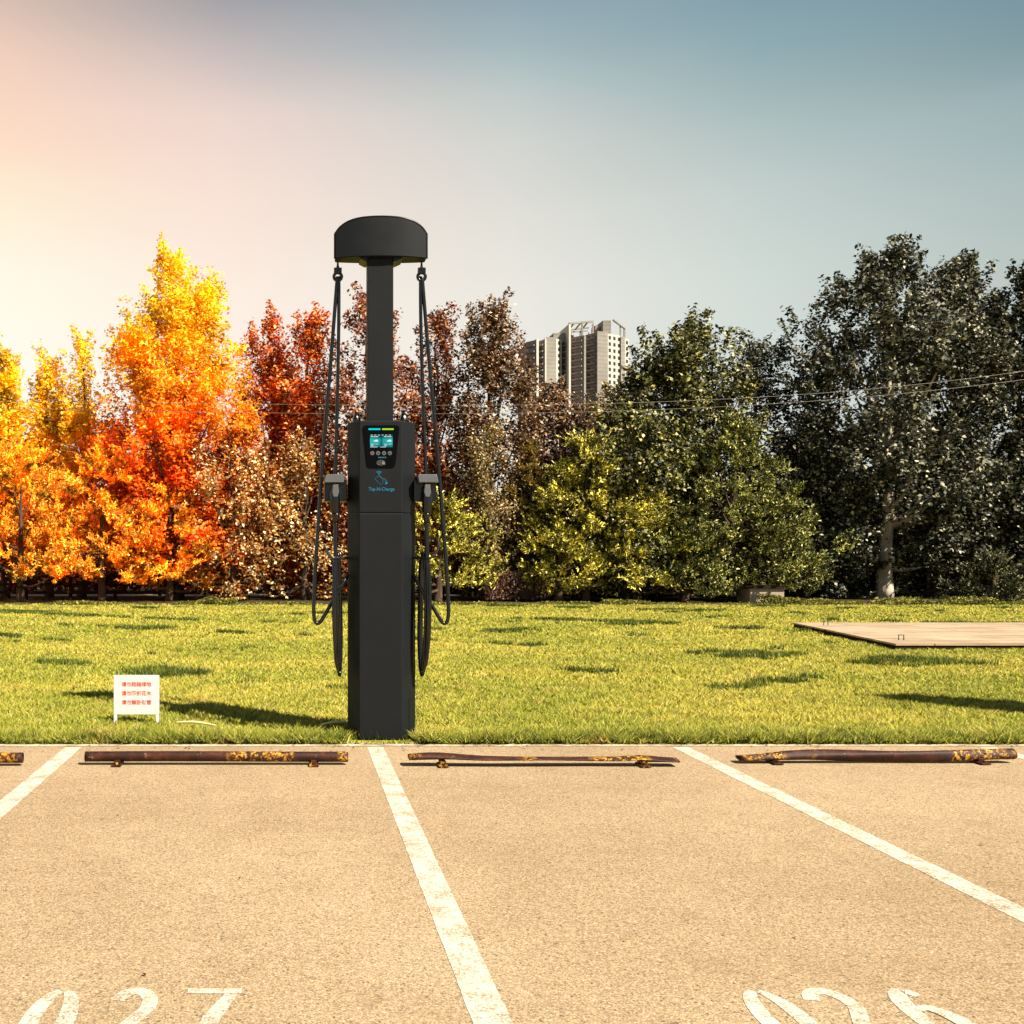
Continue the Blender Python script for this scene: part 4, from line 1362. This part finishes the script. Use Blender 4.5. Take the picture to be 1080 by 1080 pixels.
# ------------------------------------------------------------------ charging post
DC = depth_of(780.5)
SC = DC / F
CPX = 402.5
ch = empty("charging_post", ((CPX - CX) * SC, DC, 0), "tall black double electric vehicle charging post with hanging cables", "charging station")
X = lambda px: (px - CPX) * SC
Z = lambda py: (780.5 - py) * SC


def XD(px, dy):
    return (px - CX) * (DC + dy) / F - (CPX - CX) * SC


def cabinet(name, py0, py1, mat, inset=0.0, bev=0.007):
    bm = bmesh.new()
    i = inset
    pts = [(X(379) + i, 0 + i), (X(424.2) - i, 0 + i), (XD(438.0, .17) - i, 0.17), (XD(437.0, .3) - i, 0.34 - i), (XD(369, .34) + i, 0.34 - i), (XD(366.6, .17) + i, 0.17)]
    prism(bm, pts, Z(py0), Z(py1), bev)
    return bm_obj(name, bm, mat, ch)


cabinet("lower_cabinet", 780.1, 541.3, M_BODY)
cabinet("seam", 541.25, 540.8, M_TRIM, 0.006, 0.0)
cabinet("upper_cabinet", 540.75, 443.5, M_BODY)
cabinet("foot_plate", 781.0, 780.15, M_TRIM, -0.012, 0.0)
# access hatches near the foot, on both chamfers
for s_ in (-1, 1):
    a_ = Vector((s_ * (21.7 * SC), 0.0, 0)); b_ = Vector((XD(438.0, .17) if s_ > 0 else XD(366.6, .17), 0.17, 0))
    t_ = (b_ - a_).normalized()
    nn = Vector((s_ * t_.y * 1.0, -abs(t_.x), 0)).normalized()
    ln = (b_ - a_).length
    def onf(f, z, off):
        p_ = a_ + t_ * ln * f + nn * off
        return (p_.x, p_.y, z)
    fr = bmesh.new()
    z0, z1 = Z(771), Z(738)
    f0, f1 = 0.5, 0.97
    w = 0.004
    for (u0, u1, v0, v1) in ((f0, f1, z1 - w, z1), (f0, f1, z0, z0 + w), (f0, f0 + 0.03, z0 + w, z1 - w)):
        vs = [fr.verts.new(onf(u, v, o_)) for o_ in (0.0004, 0.002) for (u, v) in ((u0, v0), (u1, v0), (u1, v1), (u0, v1))]
        for f in ((0, 1, 2, 3), (4, 5, 6, 7), (0, 1, 5, 4), (1, 2, 6, 5), (2, 3, 7, 6), (3, 0, 4, 7)):
            fr.faces.new([vs[i] for i in f])
    bm_obj("access_hatch", fr, M_TRIM, ch)

# column, bracket and head
bm = bmesh.new(); box(bm, X(388), X(415.5), 0.05, 0.20, Z(443.4), Z(270.2), 0.006); bm_obj("column", bm, M_COL, ch)
bm = bmesh.new(); slab_xz(bm, [(X(380), Z(270.3)), (X(425), Z(270.3)), (X(425), Z(271.5)), (X(418), Z(274.6)), (X(415.7), Z(274.6)), (X(415.7), Z(270.9)), (X(387.8), Z(270.9)), (X(387.8), Z(274.6)), (X(386), Z(274.6)), (X(380), Z(271.5))], 0.03, 0.215)
bm_obj("head_bracket", bm, M_TRIM, ch)

hpts = []
NH = 28
def top_y(u):      # u -1..1 ; outline of the cap in photo rows
    a_ = abs(u)
    return 228.2 + 4.2 * a_ ** 2 + 10.5 * a_ ** 5.0 + 1.0 * max(0, a_ - .9) / .1
def front(u):
    return 0.0 + 0.07 * abs(u) ** 2.2
bm = bmesh.new()
fb, ft, bb, bt = [], [], [], []
for i in range(NH + 1):
    u = -1 + 2 * i / NH
    x = u * 48.6 * SC
    y = front(u)
    fb.append(bm.verts.new((x, y, Z(270)))); ft.append(bm.verts.new((x, y, Z(top_y(u)))))
    yb_ = 0.225 - 0.03 * abs(u) ** 2.2
    bb.append(bm.verts.new((x, yb_, Z(270)))); bt.append(bm.verts.new((x, yb_, Z(top_y(u)))))
for i in range(NH):
    bm.faces.new((fb[i], fb[i + 1], ft[i + 1], ft[i])); bm.faces.new((bb[i + 1], bb[i], bt[i], bt[i + 1]))
    bm.faces.new((ft[i], ft[i + 1], bt[i + 1], bt[i])); bm.faces.new((fb[i + 1], fb[i], bb[i], bb[i + 1]))
bm.faces.new((fb[0], ft[0], bt[0], bb[0])); bm.faces.new((fb[-1], bb[-1], bt[-1], ft[-1]))
bmesh.ops.recalc_face_normals(bm, faces=bm.faces[:])
es = [e for e in bm.edges if len(e.link_faces) == 2 and e.calc_face_angle() > 0.7]
bmesh.ops.bevel(bm, geom=es, offset=0.006, segments=2, affect='EDGES')
hd = bm_obj("head_cover", bm, M_BODY, ch)
hd.data.shade_smooth()
try:
    hd.data.set_sharp_from_angle(angle=math.radians(32))
except Exception:
    pass
bm = bmesh.new()   # dark rim along the arched edge
rim = [Vector((u * 48.9 * SC, front(u) + 0.012, Z(top_y(u) - 0.35))) for u in [-1 + 2 * i / 40 for i in range(41)]]
rim = [Vector((rim[0].x, rim[0].y, Z(269.8)))] + rim + [Vector((rim[-1].x, rim[-1].y, Z(269.8)))]
tube(bm, rim, 0.009, 8)
bm_obj("rim", bm, M_TRIM, hd, True)


def lathe(bm, cx_, cy_, prof, seg=16):
    rings = [[bm.verts.new((cx_ + r_ * math.cos(2 * PI * k / seg), cy_ + r_ * math.sin(2 * PI * k / seg), z_)) for k in range(seg)] for r_, z_ in prof]
    for i in range(len(rings) - 1):
        for k in range(seg):
            bm.faces.new((rings[i][k], rings[i][(k + 1) % seg], rings[i + 1][(k + 1) % seg], rings[i + 1][k]))
    bm.faces.new(rings[0][::-1]); bm.faces.new(rings[-1])


for s_ in (-1, 1):
    def MX(px):        # px on the left side, mirrored for the right
        return (px - CPX) * SC * (1 if s_ < 0 else -1)
    # cable gland on the roof
    bm = bmesh.new()
    lathe(bm, MX(377.3), 0.15, [(4.6 * SC, Z(443.6)), (4.6 * SC, Z(440.5)), (3.9 * SC, Z(438)), (3.2 * SC, Z(436.5)), (2.6 * SC, Z(433.6)), (1.7 * SC, Z(432.6))], 12)
    gl = bm_obj("cable_gland", bm, M_PLASTIC, ch, False)
    # retractor: pin, block, ring
    bm = bmesh.new()
    lathe(bm, MX(357.3), 0.20, [(1.6 * SC, Z(278)), (1.6 * SC, Z(274)), (1.2 * SC, Z(273)), (1.0 * SC, Z(269.9))], 10)
    rp = bm_obj("hanger", bm, M_STEEL, ch, True)
    bm = bmesh.new()
    box(bm, MX(357.3) - 4.2 * SC, MX(357.3) + 4.2 * SC, 0.175, 0.225, Z(282), Z(275.8), 0.004)
    bm_obj("shackle", bm, M_PLASTIC, rp)
    bm = bmesh.new()
    ring_ = [(MX(357.3) + 4.2 * SC * math.cos(a_), 0.20, Z(285) + 4.2 * SC * math.sin(a_)) for a_ in [2 * PI * k / 24 for k in range(24)]]
    tube(bm, ring_, 1.7 * SC, 8, closed=True)
    bm_obj("ring", bm, M_PLASTIC, rp, True)
    # cable from the cabinet, round the low loop, up to the ring
    cp = [(367.5, 607, .14), (362, 616, .10), (356, 627, .08), (349, 638, .06), (341.5, 651, .05), (337.6, 656.6, .05), (334.6, 657.8, .05), (332.2, 655, .05), (331, 647, .05), (331.3, 630, .06), (333.3, 590, .08),
          (337.5, 530, .11), (342.5, 460, .15), (348.5, 390, .17), (353.3, 330, .19), (356.3, 292, .195), (357.2, 285.5, .20)]
    pts = catmull([(MX(a_), y_, Z(b_)) for a_, b_, y_ in cp], 6)
    bm = bmesh.new(); tube(bm, pts, 2.05 * SC, 12); bm_obj("cable", bm, M_RUBBER, ch, True)
    cp = [(357.6, 285, .20), (358.4, 292, .20), (358.2, 340, .19), (356.8, 410, .16), (355, 470, .12), (354.2, 500, .10), (354.2, 512, .10)]
    pts = catmull([(MX(a_), y_, Z(b_)) for a_, b_, y_ in cp], 6)
    bm = bmesh.new(); tube(bm, pts, 1.9 * SC, 12); bm_obj("cable", bm, M_RUBBER, ch, True)
    # holster
    hb = bmesh.new()
    xa, xb = MX(342.5), MX(366.6)
    box(hb, min(xa, xb), max(xa, xb), 0.13, 0.25, Z(528), Z(504.5), 0.006)
    ho = bm_obj("holster", hb, M_PLASTIC, ch)
    hb = bmesh.new()
    q = [(342, 508.6), (343.6, 501), (345, 500), (363, 500), (364, 501.2), (362.6, 508.6)]
    qq = [(MX(a_), Z(b_)) for a_, b_ in q]
    slab_xz(hb, qq, 0.015, 0.25, 0.004)
    bm_obj("cap", hb, M_GREY, ho)
    # connector: handle, boot
    hb = bmesh.new()
    path = [(354, 510.5), (353.7, 514), (353.2, 520), (353.4, 528), (353.8, 536), (354.2, 541)]
    rads = [3.0, 3.6, 5.2, 5.6, 5.0, 4.6]
    pc_ = catmull([(MX(a_), 0.055, Z(b_)) for a_, b_ in path], 4)
    tube(hb, pc_, [float(np.interp(i / 4, range(6), rads)) * SC for i in range(len(pc_))], 14)
    cn = bm_obj("connector", hb, M_PLASTIC, ch, True)
    hb = bmesh.new()
    slab_xz(hb, [(MX(351.2), Z(511)), (MX(356.6), Z(511)), (MX(357.6), Z(519)), (MX(356), Z(524)), (MX(351.8), Z(524)), (MX(350.4), Z(519))], 0.004, 0.04, 0.004)
    bm_obj("latch", hb, M_GREY, cn)
    hb = bmesh.new()
    pc_ = [(MX(354.3), 0.055, Z(v)) for v in (541.2, 543, 546, 551.5)]
    tube(hb, pc_, [4.2 * SC, 4.2 * SC, 3.4 * SC, 2.8 * SC], 14)
    bm_obj("boot", hb, M_RUBBER, cn, True)
    # hook
    cp = [(368, 588.5, .15), (360, 588.5, .10), (353, 588.5, .0), (349.5, 587.5, -.01), (346, 583.5, -.02), (343, 577.5, -.03), (341.6, 573.5, -.03)]
    pc_ = catmull([(MX(a_), y_, Z(b_)) for a_, b_, y_ in cp], 5)
    hb = bmesh.new(); tube(hb, pc_, [float(np.interp(i, [0, 18, len(pc_) - 1], [1.5, 1.6, 0.7])) * SC for i in range(len(pc_))], 10)
    bm_obj("hook", hb, M_STEEL, ch, True)
    # coiled cable hanging from the hook, plus the run down from the connector
    for (ctop, cbot, xf, xb_, yf, yb2) in ((584, 713.5, 353.6, 360.3, .02, .17), (585, 702, 351.6, 358.0, -.01, .15), (583.5, 708, 355.4, 359.4, .04, .13)):
        lp = []
        nseg = 48
        for k in range(nseg):
            a_ = 2 * PI * k / nseg
            ca, sa = math.cos(a_), math.sin(a_)
            zc_ = (ctop + cbot) / 2 - (cbot - ctop) / 2 * math.copysign(abs(sa) ** 0.75, sa)
            f = (ca + 1) / 2
            narrow = 1 - 0.45 * max(0, (zc_ - 660) / 60) ** 2
            xm = (xf + xb_) / 2 + (1.6 * max(0, (zc_ - 640) / 75))
            lp.append((MX(xm + (xf - xb_) / 2 * ca * narrow), (yf + yb2) / 2 - (yb2 - yf) / 2 * ca, Z(zc_)))
        hb = bmesh.new(); tube(hb, lp, 1.75 * SC, 10, closed=True)
        bm_obj("cable_coil", hb, M_RUBBER, ch, True)
    cp = [(354.3, 550, .055), (354, 580, .03), (353.3, 620, .01), (353.2, 660, .0), (354.5, 692, .03), (357, 706, .07)]
    pc_ = catmull([(MX(a_), y_, Z(b_)) for a_, b_, y_ in cp], 6)
    hb = bmesh.new(); tube(hb, pc_, 2.3 * SC, 12); bm_obj("cable", hb, M_RUBBER, ch, True)

# control panel
def rounded(pts, rad, n=5):
    out = []
    m = len(pts)
    for i in range(m):
        p0, p1, p2 = Vector(pts[i - 1]), Vector(pts[i]), Vector(pts[(i + 1) % m])
        a_ = p1 + (p0 - p1).normalized() * rad; b_ = p1 + (p2 - p1).normalized() * rad
        for k in range(n + 1):
            t_ = k / n
            out.append(tuple((a_ * (1 - t_) ** 2 + p1 * 2 * t_ * (1 - t_) + b_ * t_ ** 2)))
    return out


pp_ = rounded([(X(382.6), Z(448.7)), (X(421.4), Z(448.7)), (X(416.6), Z(493)), (X(387.2), Z(493))], 0.028)
bm = bmesh.new(); slab_xz(bm, pp_, -0.008, -0.0005, 0.0015)
pn = bm_obj("control_panel", bm, M_GLASS, ch)


def plate(name, x0, x1, y0, y1, mat, parent, f=-0.0095, b=-0.0082, rad=0.0):
    bm = bmesh.new()
    pts = [(X(x0), Z(y0)), (X(x1), Z(y0)), (X(x1), Z(y1)), (X(x0), Z(y1))]
    if rad: pts = rounded(pts, rad, 4)
    slab_xz(bm, pts, f, b)
    return bm_obj(name, bm, mat, parent)


plate("status_light", 388.6, 401.2, 451.9, 453.6, M_CYAN, pn, rad=0.006)
plate("status_light", 402.8, 415.2, 451.9, 453.6, M_LIME, pn, rad=0.006)
sc_ = plate("screen", 390.2, 414, 458.2, 472, M_SCREEN, pn)
# display graphics: two cars, figures and bars
gb = bmesh.new()
def rect(bm, x0, x1, y0, y1, f=-0.0106, b=-0.0097):
    slab_xz(bm, [(X(x0), Z(y0)), (X(x1), Z(y0)), (X(x1), Z(y1)), (X(x0), Z(y1))], f, b)
for ox in (0, 14):
    slab_xz(gb, [(X(394 + ox), Z(465.9)), (X(394 + ox), Z(464.9)), (X(395.3 + ox), Z(464.6)), (X(396.2 + ox), Z(463.8)), (X(397.6 + ox), Z(463.8)), (X(398.6 + ox), Z(464.8)), (X(399 + ox), Z(465.9))], -0.0106, -0.0097)
    rect(gb, 391 + ox, 393.4 + ox, 460.2, 460.9); rect(gb, 396.5 + ox, 398.6 + ox, 460.2, 460.9)
    rect(gb, 391 + ox, 394.4 + ox, 468.4, 468.9); rect(gb, 391 + ox, 393.8 + ox, 470, 470.5)
rect(gb, 390.4, 398, 471.3, 471.8); rect(gb, 401, 407, 471.3, 471.8)
for k in range(6):
    rect(gb, 391 + k * 3.8, 393 + k * 3.8, 458.7, 459.2)
bm_obj("graphics", gb, M_SCREENTXT, sc_)
gb = bmesh.new()
for ox in (0, 14):
    rect(gb, 393.9 + ox, 396.2 + ox, 460.1, 461.0); rect(gb, 396 + ox, 398.4 + ox, 468.2, 468.8)
bm_obj("graphics", gb, M_SCREENYEL, sc_)
for k, px in enumerate((392.6, 398.7, 405, 411.1)):
    bm = bmesh.new()
    c_ = [(X(px) + 2.15 * SC * math.cos(a_), Z(478) + 2.15 * SC * math.sin(a_)) for a_ in [2 * PI * q / 20 for q in range(20)]]
    slab_xz(bm, c_, -0.0095, -0.0082)
    b_ = bm_obj("button", bm, M_ICON, pn)
    bm = bmesh.new()
    if k == 0: rect(bm, px - 0.9, px + 0.9, 477.7, 478.3)
    elif k == 1: slab_xz(bm, [(X(px - 1), Z(478.6)), (X(px + 1), Z(478.6)), (X(px), Z(476.9))], -0.0106, -0.0097)
    elif k == 2: slab_xz(bm, [(X(px - 1), Z(477.4)), (X(px + 1), Z(477.4)), (X(px), Z(479.1))], -0.0106, -0.0097)
    else:
        rect(bm, px - 1.1, px + 1.1, 478.0, 478.6)
    bm_obj("symbol", bm, M_GLASS, b_)
for k in range(5):
    plate("lettering", 399.0 + k * 1.75, 400.1 + k * 1.75, 481.9, 483.3, M_BLUE, pn)
# contactless mark: oval with waves and a hand-held card
bm = bmesh.new()
def oval(cx_, cz_, rx, rz, r_, a0=0, a1=360, n=28, y=-0.0095):
    full = (a1 - a0) >= 360
    pts = [(X(cx_) + rx * SC * math.cos(math.radians(a0 + (a1 - a0) * i / n)), y, Z(cz_) + rz * SC * math.sin(math.radians(a0 + (a1 - a0) * i / n))) for i in range(n if full else n + 1)]
    tube(bm, pts, r_ * SC, 5, closed=full)
oval(401.6, 488.2, 4.2, 2.5, 0.2)
for k in range(3):
    oval(398.2 + k * 1.2, 488.2, 1.3, 1.6 + .15 * k, 0.24, -50, 50, 8)
slab_xz(bm, [(X(403.0), Z(489.6)), (X(404.8), Z(489.8)), (X(406.3), Z(490.2)), (X(405.4), Z(487.8)), (X(403.6), Z(486.4)), (X(402.8), Z(487.4))], -0.0105, -0.0092)
bm_obj("contactless_mark", bm, M_WHITEPRINT, pn)

# blue tap mark and lettering under the panel
bm = bmesh.new()
Y0 = -0.0012
for rr_ in (1.4, 2.7, 4.0):
    oval(399.6, 500.6, rr_, rr_ * .85, 0.38, 42, 138, 10, Y0)
oval(399.6, 500.4, .35, .35, 0.35, 0, 360, 8, Y0)
tube(bm, [(X(399.6), Y0, Z(501.6)), (X(395.2), Y0, Z(505.2)), (X(401.5), Y0, Z(511.4)), (X(406.4), Y0, Z(507)), ], 0.26 * SC, 5)
tube(bm, [(X(399.6), Y0, Z(501.6)), (X(403.9), Y0, Z(505.3))], 0.26 * SC, 5)
tube(bm, catmull([(X(403.2), Y0, Z(507.6)), (X(404.6), Y0, Z(505.4)), (X(406.2), Y0, Z(505.6)), (X(407.4), Y0, Z(507.6))], 4), 0.3 * SC, 5)
slab_xz(bm, [(X(405.9), Z(510.2)), (X(407.4), Z(507.9)), (X(408.9), Z(508.6)), (X(408.4), Z(510.2)), (X(407, ), Z(511.1))], -0.0016, -0.0004)
bm_obj("tap_mark", bm, M_BLUE, ch)
text_mesh("lettering", "Tap-N-Charge", 5.0 * SC, M_BLUE, ch, (X(402.4), -0.001, Z(516)), bold=0.0006, sx=0.93)

# ------------------------------------------------------------------ dry stalks on the grass
M_STRAW = simple("dry_straw", (0.72, 0.58, 0.30), 0.7, 0.2, var=0.1)
for (p0, p1, lab) in (((184, 762), (228, 765), "longer pale dry stalk lying in the grass right of the notice"), ((337, 764.5), (368, 762), "shorter pale dry stalk lying in the grass at the charging post's foot")):
    a_ = at(p0[0], p0[1], depth_of(p0[1], .07)); b_ = at(p1[0], p1[1], depth_of(p1[1], .07))
    bm = bmesh.new()
    m = (a_ + b_) / 2 + Vector((0, 0, 0.015))
    cp = catmull([a_, m, b_], 6)
    tube(bm, cp, [0.004 + 0.009 * math.sin(PI * i / (len(cp) - 1)) for i in range(len(cp))], 6)
    props(bm_obj("dry_stalk", bm, M_STRAW, None, True), lab, "dry stalk", "dry stalks on the lawn")

# ------------------------------------------------------------------ litter blown over the paving and the lawn's edge
M_LITTER = leaf_mat("dead_leaves", [(0.0, (0.05, 0.025, 0.01)), (0.6, (0.16, 0.08, 0.03)), (1.0, (0.45, 0.30, 0.14))], transl=0.1)
r = np.random.default_rng(61)
n1, n2, n3 = 45, 170, 220
Xl = np.concatenate([-3 + 10 * r.random(n1), -3 + 12 * r.random(n2), -4 + 16 * r.random(n3)])
Yl = np.concatenate([3 + 5.2 * r.random(n1), CURB - 0.28 * r.random(n2) ** 2, EDGE + 0.1 + 9 * r.random(n3)])
Zl = np.concatenate([np.full(n1 + n2, 0.002), np.full(n3, 0.05)])
Pl = np.stack([Xl, Yl, Zl], 1)
Nl = unit(np.array([0, 0, 1.0]) + 0.25 * r.standard_normal((len(Pl), 3)))
q_ = quads(Pl, Nl, 0.022, 0.6, r)
q_[:, :, 2] = np.maximum(q_[:, :, 2], -0.001)
props(link("leaf_litter", np_mesh("leaf_litter", q_, 4), M_LITTER), "small dead leaves scattered over the paving and lawn", kind="stuff")
